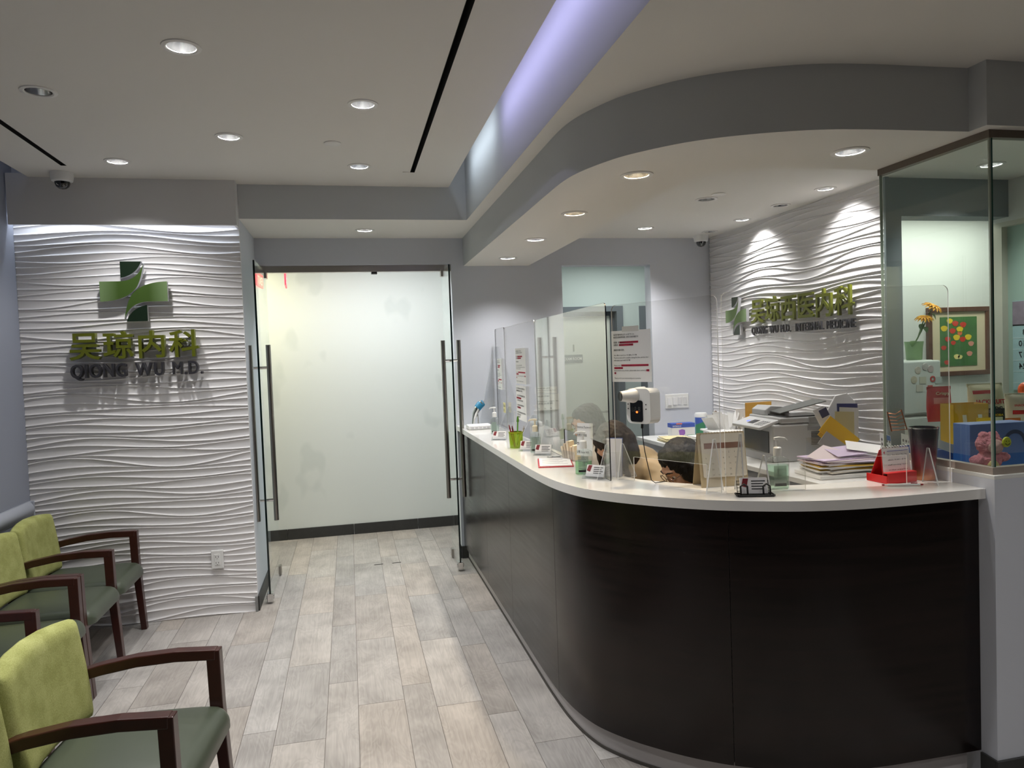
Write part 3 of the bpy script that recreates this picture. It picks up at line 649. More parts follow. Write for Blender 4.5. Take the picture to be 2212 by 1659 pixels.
def back_pad(y0, y1, zb, zt, xb, xt, th):
    """upholstered back: leaning slab with a gentle side-to-side curve and rounded rim, dips in at the lower corners"""
    m = MB(); us = [0, .006, .02, .045, .08, .15, .3, .5, .7, .85, .92, .955, .98, .994, 1]; vs_ = [0, .006, .02, .045, .08, .15, .3, .5, .7, .85, .92, .955, .98, .994, 1]
    W, H = y1-y0, zt-zb
    def prof(u, v):
        e = min(min(u, 1-u)*W, min(v, 1-v)*H); r = 0.035
        return math.sqrt(max(0, 1-(1-min(1, e/r))**2))
    def mid(u, v):
        x = xb+(xt-xb)*v; cup = -0.030*(1-(2*u-1)**2)          # hollow in the middle
        nar = 1-0.10*max(0, (0.42-v)/0.42)**1.5                     # narrows towards the bottom
        y = (y0+y1)/2+(u-0.5)*W*nar
        z = zb+H*v - 0.035*(2*u-1)**2*max(0, (v-0.6)/0.4)*0.6
        return x+cup, y, z
    n, k = len(us), len(vs_); F, Bk = [], []
    for v in vs_:
        for u in us:
            x, y, z = mid(u, v); h = prof(u, v)
            F.append((x+th*(0.30+0.70*h), y, z)); Bk.append((x+th*0.30-0.30*th*h, y, z))
    pts = F+Bk; o = n*k
    fs = [(j*n+i, j*n+i+1, (j+1)*n+i+1, (j+1)*n+i) for j in range(k-1) for i in range(n-1)]
    fs += [(o+j*n+i, o+(j+1)*n+i, o+(j+1)*n+i+1, o+j*n+i+1) for j in range(k-1) for i in range(n-1)]
    m.add(pts, fs); return m
def bench(label, loc, rz, seats=2):
    """ganged waiting seats facing +x; arm frames at y = 0, -SW, -2SW ..."""
    t = thing('waiting_bench', label, 'chair', loc, rz, 'green waiting room benches')
    for i in range(seats+1):
        y = -i*SW
        arm = MB().bar([(-0.50, y, 0.560), (-0.40, y, 0.585), (-0.28, y, 0.604), (-0.15, y, 0.611), (-0.012, y, 0.606)], (0, 0.0225, 0), [0.036, 0.037, 0.038, 0.038, 0.037]).build('arm', M_WOOD, t, bevel=0.004)
        MB().bar([(-0.022, y, 0.622), (-0.018, y, 0.42), (0.012, y, 0.0)], (0, 0.0215, 0), [0.046, 0.045, 0.033]).build('leg', M_WOOD, t, bevel=0.003)
        MB().bar([(-0.535, y, 0.70), (-0.50, y, 0.44), (-0.51, y, 0.30), (-0.56, y, 0.0)], (0, 0.0215, 0), [0.034, 0.042, 0.042, 0.033]).build('leg', M_WOOD, t, bevel=0.003)
        MB().box(-0.49, y-0.016, 0.315, -0.03, y+0.016, 0.36).build('side_rail', M_WOOD, t, bevel=0.003)
    MB().box(-0.045, -seats*SW+0.02, 0.315, -0.020, -0.02, 0.362).build('front_rail', M_WOOD, t, bevel=0.003)
    MB().box(-0.50, -seats*SW+0.02, 0.315, -0.478, -0.02, 0.362).build('rear_rail', M_WOOD, t, bevel=0.003)
    for i in range(seats):
        y0 = -(i+1)*SW
        cushion(0, y0+0.006, y0+SW-0.006, -0.47, 0.035, 0.36, 0.435).build('seat', M_OLIVE, t, smooth=True, angle=1.2)
        back_pad(y0+0.004, y0+SW-0.004, 0.43, 0.79, -0.465, -0.515, 0.062).build('backrest', M_LIME, t, smooth=True, angle=1.2)
    return t
bench('lime and olive two-seat bench in the corner under the feature wall', (-1.325, 4.895, 0), 0)
bench('lime and olive two-seat bench along the left wall, behind the front bench', (-1.325, 3.882, 0), 0)
bench('lime and olive two-seat bench nearest the camera with scuffed mahogany arms', (-0.487, 2.715, 0), math.radians(-5.5))

# ================================================================== WALL SIGNS
M_GRN_D = mat('sign_green_dark', (20, 38, 22), 0.35); M_GRN = mat('sign_green', (88, 118, 44), 0.35); M_SIDE = mat('sign_side_white', (196, 196, 200), 0.4)
M_OLV = mat('sign_olive', (96, 102, 20), 0.4); M_CHAR = mat('sign_charcoal', (54, 53, 58), 0.4)
def grad_mat(name, c0, c1, axis_inv=False, xr=(-1, 1)):
    m = mat(name, c1, 0.35); nt = m.node_tree; b = nt.nodes['Principled BSDF']
    tc = nt.nodes.new('ShaderNodeTexCoord'); sx = nt.nodes.new('ShaderNodeSeparateXYZ'); nt.links.new(tc.outputs['Object'], sx.inputs[0])
    mr = nt.nodes.new('ShaderNodeMapRange'); nt.links.new(sx.outputs[0], mr.inputs[0]); mr.inputs[1].default_value = xr[0]; mr.inputs[2].default_value = xr[1]
    cr = nt.nodes.new('ShaderNodeValToRGB'); nt.links.new(mr.outputs[0], cr.inputs[0])
    cr.color_ramp.elements[0].color = srgb(*c0); cr.color_ramp.elements[1].color = srgb(*c1); nt.links.new(cr.outputs[0], b.inputs['Base Color']); return m
G_L = grad_mat('sign_green_fade_left', (116, 140, 96), (64, 88, 36), xr=(-1.0, -0.45)); G_R = grad_mat('sign_green_fade_right', (64, 88, 36), (116, 140, 96), xr=(0.45, 1.0))
def cross_piece(poly, name, face, t, s, th):
    """poly in unit coordinates, built in the xz plane, facing -y"""
    m = MB(); m.prism([(p[0], p[1]) for p in poly], 0, th/s, mi=0, mi_side=1)
    o = m.build(name, [face, M_SIDE], t); o.rotation_euler = (PI/2, 0, 0); o.scale = (s, s, s); return o
def arc(c, rx, ry, a0, a1, n=16): return [(c[0]+rx*math.cos(math.radians(a0+(a1-a0)*i/n)), c[1]+ry*math.sin(math.radians(a0+(a1-a0)*i/n))) for i in range(n+1)]
def bez(p0, p1, p2, n=14): return [((1-t)**2*p0[0]+2*t*(1-t)*p1[0]+t*t*p2[0], (1-t)**2*p0[1]+2*t*(1-t)*p1[1]+t*t*p2[1]) for t in [i/n for i in range(n+1)]]
def cross_logo(t, s, th):
    a = 0.37
    # upper dark block with its scooped lower right edge
    up = [(-0.37, 0.96), (0.26, 0.96)]+bez((0.26, 0.96), (0.10, 0.52), (-0.37, 0.44))
    # left arm sweeping up to a point
    la = bez((0.32, 0.90), (0.16, 0.36), (-0.40, 0.33))[:]+[(-1.0, 0.33), (-1.0, -0.31)]+bez((-1.0, -0.31), (-0.20, -0.30), (0.10, 0.15))+bez((0.10, 0.15), (0.24, 0.40), (0.32, 0.90))[1:-1]
    rot = lambda P: [(-x, -y) for x, y in P]
    cross_piece(up, 'cross_block', M_GRN_D, t, s, th); cross_piece(rot(up), 'cross_block', M_GRN_D, t, s, th)
    cross_piece(la, 'cross_sweep', G_L, t, s, th); cross_piece(rot(la), 'cross_sweep', G_R, t, s, th)
def letters(t, body, x0, x1, zb, zt, material, th, cjk, y=0.0):
    n = len(body); xs = x0; pitch = (x1-x0)/n
    for i, c in enumerate(body):
        if c == ' ': continue
        o = text('character' if cjk else 'letter', c, 1.0, material, t, extrude=0.0, bold=0.022 if cjk else 0.02, res=3)
        co = [v.co for v in o.data.vertices]; bx0, bx1 = min(v.x for v in co), max(v.x for v in co); by0, by1 = min(v.y for v in co), max(v.y for v in co)
        yield i, c, o, (bx0, bx1, by0, by1)
def sign_row(t, body, x0, x1, zb, zt, material, th, cjk):
    """set every character as a solid letter standing off the wall by its own depth"""
    items = []
    c = bpy.data.curves.new('row', 'FONT')
    adv = {}
    for ch in set(body):
        if ch == ' ': adv[ch] = 0.45 if not cjk else 0.3; continue
        cu = bpy.data.curves.new('m', 'FONT'); cu.body = ch; cu.size = 1.0; cu.offset = 0.016 if cjk else (0.0 if ch == 'M' else 0.012); cu.extrude = 0.5; cu.resolution_u = 3
        ob = bpy.data.objects.new('m', cu); me = bpy.data.meshes.new_from_object(ob); bpy.data.objects.remove(ob); bpy.data.curves.remove(cu)
        xs = [v.co.x for v in me.vertices]; adv[ch] = (1.06 if cjk else max(xs)-min(xs)+0.14, me, min(xs), max(xs))
    tot = sum((adv[ch] if ch == ' ' else adv[ch][0]) for ch in body); k = (x1-x0)/tot; zk = (zt-zb)/(0.84+0.08 if cjk else 0.72)
    x = x0
    for ch in body:
        if ch == ' ': x += adv[ch]*k; continue
        a, me, mn, mx = adv[ch]
        if not me.materials: me.materials.append(material)
        o = bpy.data.objects.new('character' if cjk else 'letter', me); COL.objects.link(o); o.parent = t
        o.rotation_euler = (PI/2, 0, 0); o.scale = (k, zk, th)
        off = 0.0 if cjk else -mn+0.07
        o.location = (x+off*k, -th/2, zb+(0.08*zk if cjk else 0.0))
        x += a*k
    bpy.data.curves.remove(c)
t = thing('wall_sign', 'green cross emblem with Chinese characters and charcoal letters on the left feature wall', 'sign', (-1.282, 4.978, 0), group='clinic name signs')
e = bpy.data.objects.new('cross_emblem', None); COL.objects.link(e); e.parent = t; e.location = (0, 0, 2.11); cross_logo(e, 0.194, 0.03)
sign_row(t, '吴琼内科', -0.383, 0.378, 1.695, 1.862, M_OLV, 0.045, True)
sign_row(t, 'QIONG WU M.D.', -0.386, 0.385, 1.583, 1.668, M_CHAR, 0.045, False)
t = thing('wall_sign', 'green cross with Chinese characters and INTERNAL MEDICINE letters on the reception wave wall', 'sign', (3.065, 4.66, 0), -PI/2, group='clinic name signs')
# local x runs towards the camera (-Y), local -y points into the room (-X)
e = bpy.data.objects.new('cross_emblem', None); COL.objects.link(e); e.parent = t; e.location = (-0.62, 0, 1.875); cross_logo(e, 0.158, 0.025)
sign_row(t, '吴琼西医内科', -0.415, 0.765, 1.805, 1.985, M_OLV, 0.018, True)
sign_row(t, 'QIONG WU M.D.  INTERNAL MEDICINE', -0.42, 0.765, 1.722, 1.778, M_CHAR, 0.012, False)
# wall plates
def outlet(t):
    MB().box(-0.037, -0.008, -0.06, 0.037, 0.012, 0.06).build('cover', M_WPLAS, t, bevel=0.004)
    MB().box(-0.018, -0.0105, -0.036, 0.018, -0.007, 0.036).build('receptacle', M_WPLAS, t, bevel=0.002)
    for z in (-0.02, 0.018):
        m = MB(); m.box(-0.009, -0.0112, z-0.005, -0.006, -0.0104, z+0.006); m.box(0.006, -0.0112, z-0.004, 0.009, -0.0104, z+0.005); m.box(-0.002, -0.0112, z-0.014, 0.002, -0.0104, z-0.010); m.build('slot', M_BLACK, t)
t = thing('wall_outlet', 'white double power outlet low on the feature wall', 'outlet', (-0.883, 4.985, 0.372)); outlet(t)
t = thing('light_switches', 'white four-gang light switch plate on the back wall', 'switch', (2.748, 5.78, 1.182))
MB().box(-0.108, -0.008, -0.062, 0.108, 0.0, 0.062).build('plate', M_WPLAS, t, bevel=0.004)
for i in range(4):
    x = -0.072+i*0.048
    r = MB().box(-0.0165, -0.006, -0.034, 0.0165, 0.0, 0.034).build('rocker', mat('switch_white', (226, 226, 226), 0.3), t, loc=(x, -0.008, 0), bevel=0.002)
    r.rotation_euler = (0.07 if i > 1 else -0.07, 0, 0)
# ================================================================== ACRYLIC SHIELDS ON THE COUNTER
def rounded(x0, y0, x1, y1, r, n=5):
    out = []
    for cx, cy, a in ((x1-r, y0+r, -90), (x1-r, y1-r, 0), (x0+r, y1-r, 90), (x0+r, y0+r, 180)):
        out += [(cx+r*math.cos(math.radians(a+90*i/n)), cy+r*math.sin(math.radians(a+90*i/n))) for i in range(n+1)]
    return out
def shield(label, A, B, zt, cut, sheet, edge, fins, th=0.005):
    """sheet from A to B (xy on the counter, local x runs A->B), pass-through cut at the bottom, triangular foot fins"""
    A, B = Vector(A), Vector(B); L = (B-A).length; H = zt-Z_TOP-0.0005
    t = thing('acrylic_shield', label, 'sneeze guard', (A.x, A.y, Z_TOP+0.0005), math.atan2(B.y-A.y, B.x-A.x), 'acrylic shields on the reception counter')
    r = 0.025
    p = [(0, 0), (0, H-r)]+[(r-r*math.cos(math.radians(a)), H-r+r*math.sin(math.radians(a))) for a in range(15, 91, 15)]
    p += [(L-r+r*math.sin(math.radians(a)), H-r+r*math.cos(math.radians(a))) for a in range(0, 91, 15)]+[(L, 0)]
    if cut:
        a, b, h = cut; p += [(b, 0), (b, h), (a, h), (a, 0)]
    o = MB().prism(p, -th/2, th/2, mi=0, mi_side=1).build('sheet', [sheet, edge], t); o.rotation_euler = (PI/2, 0, 0)
    for s, fr, bk, fh in fins:
        f = MB(); tri = [(-fr, 0), (bk, 0), (bk*0.12, fh), (-fr*0.12, fh)]
        f.prism(tri, -0.0025, 0.0025, mi=0, mi_side=1)
        q = f.build('foot_fin', [G_ACRS, M_ACEDGE], t, loc=(s, 0, 0)); q.rotation_euler = (PI/2, 0, PI/2)
    return t
shield('tall yellowed acrylic shield with a dark near edge, left of the thermometer', (1.104, 4.236), (1.058, 2.876), 1.83, (0.62, 1.29, 0.15), G_ACRY, M_ACDARK, [(0.24, 0.05, 0.02, 0.17), (1.325, 0.05, 0.02, 0.15)])
shield('clear acrylic shield with two posted notices on the far half of the counter', (1.150, 5.315), (1.106, 4.245), 1.835, (0.30, 0.85, 0.15), G_ACR, M_ACEDGE, [(0.12, 0.09, 0.02, 0.17), (0.95, 0.10, 0.02, 0.17)])
shield('farthest narrow acrylic shield beside the back wall', (1.157, 5.70), (1.151, 5.325), 1.84, None, G_ACR, M_ACDARK, [(0.06, 0.17, 0.02, 0.62)])
shield('acrylic shield at the counter bend carrying the thermometer', (1.103, 2.928), (1.342, 2.462), 1.82, (0.10, 0.46, 0.10), G_ACR, M_ACEDGE, [(0.035, 0.03, 0.09, 0.15), (0.497, 0.06, 0.05, 0.20)])
shield('wide acrylic shield on the right end of the counter', (1.352, 2.448), (2.214, 2.312), 1.828, (0.305, 0.70, 0.112), G_ACR, M_ACEDGE, [(0.06, 0.025, 0.07, 0.22), (0.15, 0.05, 0.09, 0.135), (0.785, 0.06, 0.035, 0.135)])

# ---- printed notices
M_INK = mat('ink_black', (30, 30, 32), 0.8); M_HI = mat('highlight_pink', (196, 34, 70), 0.8); M_TAPE = mat('tape', (214, 212, 205), 0.4)
NOTICE = ['本诊所开放时间为上午 9:00 至下午 5:00。', '前台将在此期间提供协助，诊所大门也将开放至下午', None, '请注意：医生看诊时间为上午 9:30 至下午 4:30。', '如需就诊，请务必在下午 4:00 前到达。', None, '感谢您的理解与配合。', None,
          'Our office is open from 9:00 AM to 5:00 PM', 'The front desk will be available during this time, and the door', 'will remain open until 5:00 PM', None, 'Please note: Doctors are available for consultations from 9:30', 'to 4:30 PM only.', 'If you need to see a doctor, please make sure to arrive by 4:00', 'PM.', None, 'Thank you for your understanding and cooperation.']
def sheet(label, loc, rz, w, h, lines, hi=(), size=None, group=None, tilt=0.0, cat='notice', pm=None, name='notice_sheet', curl=0.0):
    t = thing(name, label, cat, loc, 0, group, rot=(tilt, 0, rz))
    def fn(u, v): return (w*u-w/2, -curl*(math.sin(PI*u*1.3))*(1-v), h*v)
    m = MB().grid(7, 5, fn); o = m.build('paper', pm or M_PAPER, t); s = o.modifiers.new('thick', 'SOLIDIFY'); s.thickness = 0.0008; s.offset = 1
    n = len(lines)
    if n:
        lh = h*0.9/n; sz = size or lh*0.74; k = 0
        longest = max(len(x.encode('gbk', 'replace')) for x in lines if x)
        for i, ln in enumerate(lines):
            if not ln: continue
            z = h-h*0.05-lh*(i+0.8); bw = w*0.88*min(1, len(ln.encode('gbk', 'replace'))/longest)
            text('text_line', ln, sz, M_INK, t, loc=(-w*0.44, -0.0022-curl*0.9, z), width=bw, bold=0.01, res=1)
            if i in hi:
                a = -w*0.44+(bw*hi[i]); MB().box(a, -0.0019-curl*0.9, z-sz*0.18, -w*0.44+bw*1.01, -0.0013-curl*0.9, z+sz*0.82).build('highlight', M_HI, t)
    return t
RZ_Q1 = math.atan2(2.462-2.928, 1.342-1.103)
qx, qy = math.cos(RZ_Q1), math.sin(RZ_Q1)
def on_q1(s, off=0.0): return (1.103+qx*s+qy*off, 2.928+qy*s-qx*off)   # off > 0 stands towards the lobby
HI = {3: 0.25, 4: 0.28, 12: 0.22, 13: 0.0, 14: 0.93, 15: 0.0}
x, y = on_q1(0.106, 0.0045); sheet('bilingual opening-hours notice with pink highlighting above the thermometer', (x, y, 1.495), RZ_Q1, 0.212, 0.215, NOTICE, HI)
MB().box(-0.045, -0.0015, 0.210, 0.045, -0.0008, 0.232).build('tape', M_TAPE, bpy.data.objects['notice_sheet'])
RZ_P2 = math.atan2(4.245-5.315, 1.106-1.150)
sheet('upper bilingual notice with pink highlights on the far acrylic shield', (1.1105, 4.66, 1.435), RZ_P2, 0.34, 0.235, NOTICE, HI)
sheet('lower notice on the far acrylic shield under another notice', (1.1115, 4.685, 1.19), RZ_P2, 0.34, 0.232, ['为了您和他人的健康安全', '请您配合以下事项', None, '1. 进入诊所请佩戴口罩', '保持社交距离', '2. 请先在前台登记', None, '3. 如有发热咳嗽症状', '请告知前台', None, '4. 就诊前请准备好保险卡', '及身份证件', '谢谢合作'], {4: 0.0, 8: 0.2})
sheet('narrow notice seen edge-on on the farthest acrylic shield', (1.146, 5.52, 1.365), RZ_P2, 0.20, 0.24, NOTICE, HI)
sheet('handwritten strip of paper taped to the back wall', (1.583, 5.776, 1.302), 0, 0.19, 0.055, ['请将病历放入盒中', 'Please leave forms here', 'Thank you'], {}, cat='paper', name='wall_note')
sheet('white sheet with a curled corner taped to the back wall below a strip', (1.594, 5.774, 1.164), 0, 0.20, 0.133, ['候诊须知', None, 'Please sign in', '请在此签到', None, '1   2   3'], {}, curl=0.006, cat='paper', name='wall_note')
sheet('small yellow sticky note on the far acrylic shield', (1.128, 5.30, 1.20), RZ_P2, 0.10, 0.075, ['Call back', '10:30'], {}, cat='paper', pm=mat('note_yellow', (226, 218, 160), 0.8), name='sticky_note')
sheet('white internet password note leaning beside the green sanitizer', (1.043, 3.175, 1.150), math.radians(-58), 0.092, 0.15, ['Internet Password', None, '免费无线网络', None, '密码: Wu168', None, '访客 Guest WiFi'], {}, cat='paper', name='password_note', curl=0.004, tilt=math.radians(-4))

MB().box(-0.02, 0.002, -0.0695, 0.02, 0.005, 0.10).build('stand', G_ACRS, bpy.data.objects['password_note'])
MB().box(-0.02, -0.03, -0.0695, 0.02, 0.03, -0.0665).build('stand_foot', G_ACRS, bpy.data.objects['password_note'])
# ---- wall thermometer hanging on the bend shield
x, y = on_q1(0.19, 0.004)
t = thing('wall_thermometer', 'white hands-free forehead thermometer with black display on the acrylic shield', 'thermometer', (x, y, 1.330), RZ_Q1)
m = MB().prism(rounded(-0.062, 0.0, 0.062, 0.142, 0.024), 0.0, 0.062); o = m.build('body', M_WPLAS, t, bevel=0.010, seg=3); o.rotation_euler = (PI/2, 0, 0); o.location = (0, -0.002, 0)
BARREL = PI+1.12
o = MB().lathe([(0.0, -0.03), (0.036, -0.03), (0.034, 0.0), (0.026, 0.035), (0.021, 0.066), (0.021, 0.074), (0.0, 0.074)], 24, axis='x').build('sensor_barrel', M_WPLAS, t, loc=(-0.018, -0.045, 0.112), smooth=True, angle=0.8); o.rotation_euler = (0, 0, BARREL)
o = MB().lathe([(0.0, 0.0762), (0.012, 0.0762), (0.0185, 0.0775), (0.0195, 0.0745), (0.0195, 0.07), (0.0, 0.07)], 24, axis='x').build('sensor_ring', M_BLACK, t, loc=(-0.018, -0.045, 0.112), smooth=True, angle=0.8); o.rotation_euler = (0, 0, BARREL)
o = MB().prism(rounded(-0.040, 0.008, 0.024, 0.094, 0.010)[0:], 0.0, 0.003).build('display', mat('display_black', (6, 6, 7), 0.12), t, loc=(0, -0.0635, 0)); o.rotation_euler = (PI/2, 0, 0)
text('digits', '88.8', 0.030, mat('digit_grey', (74, 76, 78), 0.5), t, loc=(-0.034, -0.0672, 0.048), width=0.046)
MB().ball((0, 0, 0), 0.0042, 10).build('indicator', mat('led_orange', (255, 120, 50), 0.4, emit=(255, 110, 40), estr=5), t, loc=(-0.004, -0.068, 0.047))
for sx in (-0.052, 0.040):
    for z in (0.06, 0.078): MB().lathe([(0, 0), (0.0025, 0), (0.0025, 0.002), (0, 0.002)], 8, axis='y').build('speaker_hole', M_BLACK, t, loc=(sx, -0.0655, z))
MB().tube([(-0.010, -0.03, 0.002), (-0.010, -0.032, -0.022)], 0.005, 8).build('plug', M_BLACK, t, smooth=True)
MB().tube([(-0.010, -0.032, -0.022), (-0.006, -0.034, -0.06), (0.002, -0.035, -0.11), (0.012, -0.03, -0.17), (0.020, -0.02, -0.232), (0.024, 0.0, -0.246), (0.026, 0.06, -0.247)], 0.0018, 6).build('cable', M_BLACK, t, smooth=True)

# ================================================================== COUNTER ITEMS
CLR = clear('clear_plastic', (0.95, 0.97, 0.96), haze=0.02); GRN_GEL = clear('green_gel', (0.62, 0.86, 0.68), haze=0.10, hcol=(0.45, 0.75, 0.5)); CLR_GEL = clear('clear_gel', (0.86, 0.93, 0.89), haze=0.06)
def pump(t, z, s=1.0, side=1, tone=None):
    c = tone or M_WPLAS
    MB().lathe([(0.0, z), (0.013*s, z), (0.013*s, z+0.026*s), (0.009*s, z+0.03*s), (0.0045*s, z+0.031*s), (0.0045*s, z+0.052*s), (0.0, z+0.052*s)], 18).build('pump_collar', c, t, smooth=True)
    MB().bar([(-0.010*s*side, 0, z+0.056*s), (0.006*s*side, 0, z+0.058*s), (0.024*s*side, 0, z+0.056*s), (0.032*s*side, 0, z+0.050*s)], (0, 0.006*s, 0), [0.009*s, 0.009*s, 0.007*s, 0.004*s]).build('pump_nozzle', c, t, bevel=0.0015)
def sanitizer(label, loc, rz, w, d, h, fill, gel, labm, side=1, s=1.0, tone=None):
    t = thing('hand_sanitizer', label, 'sanitizer bottle', loc, rz, 'hand sanitizer bottles on the counter')
    sh = 0.80*h
    def ring(k, z, m): return [(p[0]*k, p[1]*k, z) for p in rounded(-w/2, -d/2, w/2, d/2, min(w, d)*0.32, 4)]
    lv = [(0.90, 0.0), (1.0, 0.006), (1.0, sh), (0.94, sh+0.07*h), (0.66, sh+0.14*h), (0.34, sh+0.18*h), (0.30, h)]
    m = MB(); n = len(ring(1, 0, 0))
    for k, z in lv: m.v += ring(k, z, 0)
    for a in range(len(lv)-1):
        for i in range(n): m.f.append((a*n+i, a*n+(i+1) % n, (a+1)*n+(i+1) % n, (a+1)*n+i)); m.m.append(0)
    m.f.append(tuple(range(n))[::-1]); m.m.append(0)
    m.build('bottle', CLR, t, smooth=True, angle=1.0)
    g = MB(); g.prism([(p[0]*0.93, p[1]*0.90) for p in rounded(-w/2, -d/2, w/2, d/2, min(w, d)*0.32, 4)], 0.004, fill*h); g.build('gel', gel, t)
    MB().box(-w*0.30, -d/2-0.0008, sh*0.12, w*0.30, -d/2-0.0002, sh*0.88).build('label', labm, t)
    for i in range(5): MB().box(-w*0.24, -d/2-0.0013, sh*(0.32+0.1*i), w*(0.22-0.05*(i % 3)), -d/2-0.0009, sh*(0.345+0.1*i)).build('label_line', mat('label_ink', (120, 128, 124), 0.6), t)
    MB().box(-w*0.26, -d/2-0.0013, sh*0.14, w*0.28, -d/2-0.0009, sh*0.24).build('label_bar', M_BLACK, t)
    pump(t, h-0.002, s, side, tone); MB().tube([(0, 0, h), (0.004, 0, 0.01)], 0.0025, 6).build('dip_tube', CLR, t)
    return t
LBL_CLR = clear('label_clear', (0.80, 0.86, 0.82), haze=0.30, hcol=(0.72, 0.80, 0.75))
sanitizer('green gel hand sanitizer with white pump beside the password note', (1.008, 3.085, Z_TOP+0.0005), math.radians(-22), 0.078, 0.05, 0.118, 0.52, GRN_GEL, clear('label_clear2', (0.86, 0.9, 0.88), haze=0.12), -1, 1.25)
sanitizer('pale green sanitizer bottle behind the black mesh card holder', (1.572, 2.452, Z_TOP+0.0005), math.radians(-10), 0.080, 0.045, 0.128, 0.72, clear('pale_gel', (0.80, 0.93, 0.84), haze=0.08, hcol=(0.6, 0.85, 0.66)), LBL_CLR, 1, 1.15)
sanitizer('clear sanitizer bottle with black label bar near the green pen cup', (0.994, 3.885, Z_TOP+0.0005), math.radians(-25), 0.060, 0.042, 0.120, 0.75, CLR_GEL, LBL_CLR, -1, 1.15, mat('pump_cream', (226, 218, 196), 0.4))
sanitizer('far clear sanitizer bottle with white pump near the wall', (0.985, 4.98, Z_TOP+0.0005), math.radians(-25), 0.060, 0.042, 0.120, 0.55, CLR_GEL, LBL_CLR, -1, 1.15)
# business card holders
M_CARD = mat('card_white', (232, 230, 228), 0.6); M_CARDR = mat('card_maroon', (120, 26, 34), 0.6)
def cards(t, z, tilt, w=0.088, h=0.05, n=6):
    for i in range(n):
        c = MB().box(-w/2, -0.0004, 0, w/2, 0.0004, h).build('card', M_CARD, t, loc=(0, 0.0016*i, z), rot=(-tilt, 0, 0))
        if i == 0:
            MB().prism([(-w*0.47, h*0.5), (-w*0.40, h*0.98), (-w*0.2, h*0.98), (-w*0.28, h*0.4)], -0.0012, -0.0006).build('card_emblem', M_CARDR, c, rot=(PI/2, 0, 0)).location = (0, -0.002, 0)
            for k in range(4): MB().box(-w*0.10, -0.0011, h*(0.78-0.17*k), w*(0.42-0.08*(k % 2)), -0.0006, h*(0.84-0.17*k)).build('card_line', M_INK, c)
def acrylic_card_holder(label, loc, rz):
    t = thing('card_holder', label, 'card holder', loc, rz, 'acrylic business card holders')
    m = MB(); m.prism([(-0.03, 0), (0.028, 0), (0.046, 0.05), (0.042, 0.05), (0.022, 0.005), (-0.012, 0.005), (-0.004, 0.022), (-0.008, 0.022), (-0.024, 0.005)], -0.047, 0.047, mi=0, mi_side=1)
    o = m.build('holder', [G_ACRS, G_ACRS], t); o.rotation_euler = (PI/2, 0, PI/2)
    cards(t, 0.007, math.radians(22)); return t
acrylic_card_holder('acrylic card holder in front of the green sanitizer at the bend', (1.016, 2.965, Z_TOP+0.0005), math.radians(-48))
acrylic_card_holder('acrylic card holder just right of the clear sanitizer bottle', (1.005, 3.775, Z_TOP+0.0005), math.radians(-28))
acrylic_card_holder('acrylic card holder between the green pen cup and the clear sanitizer', (0.972, 3.985, Z_TOP+0.0005), math.radians(-28))
acrylic_card_holder('empty-looking acrylic card holder farthest along the counter', (0.935, 4.60, Z_TOP+0.0005), math.radians(-28))
t = thing('mesh_card_holder', 'black wire mesh card holder with business cards at the front of the counter', 'card holder', (1.424, 2.372, Z_TOP+0.0005), math.radians(-18))
m = MB(); m.tube([(-0.062, -0.028, 0.004), (0.062, -0.028, 0.004), (0.066, -0.02, 0.004), (0.066, 0.022, 0.004), (-0.066, 0.022, 0.004), (-0.066, -0.02, 0.004), (-0.062, -0.028, 0.004)], 0.0035, 8)
m.box(-0.060, -0.026, 0.001, 0.060, 0.02, 0.003); m.build('base_wire', M_BLACK, t, smooth=True)
for s in (-1, 1): MB().tube([(s*0.052, -0.018, 0.004), (s*0.052, -0.012, 0.036), (s*0.040, -0.011, 0.044), (s*0.028, -0.012, 0.036), (s*0.028, -0.018, 0.004)], 0.0035, 8).build('front_loop', M_BLACK, t, smooth=True)
m = MB()
for i in range(9):
    u = -0.056+0.014*i; m.tube([(u, 0.022, 0.004), (u, 0.034, 0.05)], 0.0012, 5)
for j in range(4): m.tube([(-0.058, 0.024+0.003*j, 0.012+0.012*j), (0.058, 0.024+0.003*j, 0.012+0.012*j)], 0.0012, 5)
m.build('back_mesh', M_BLACK, t)
cards(t, 0.007, math.radians(14), 0.096, 0.056, 9)
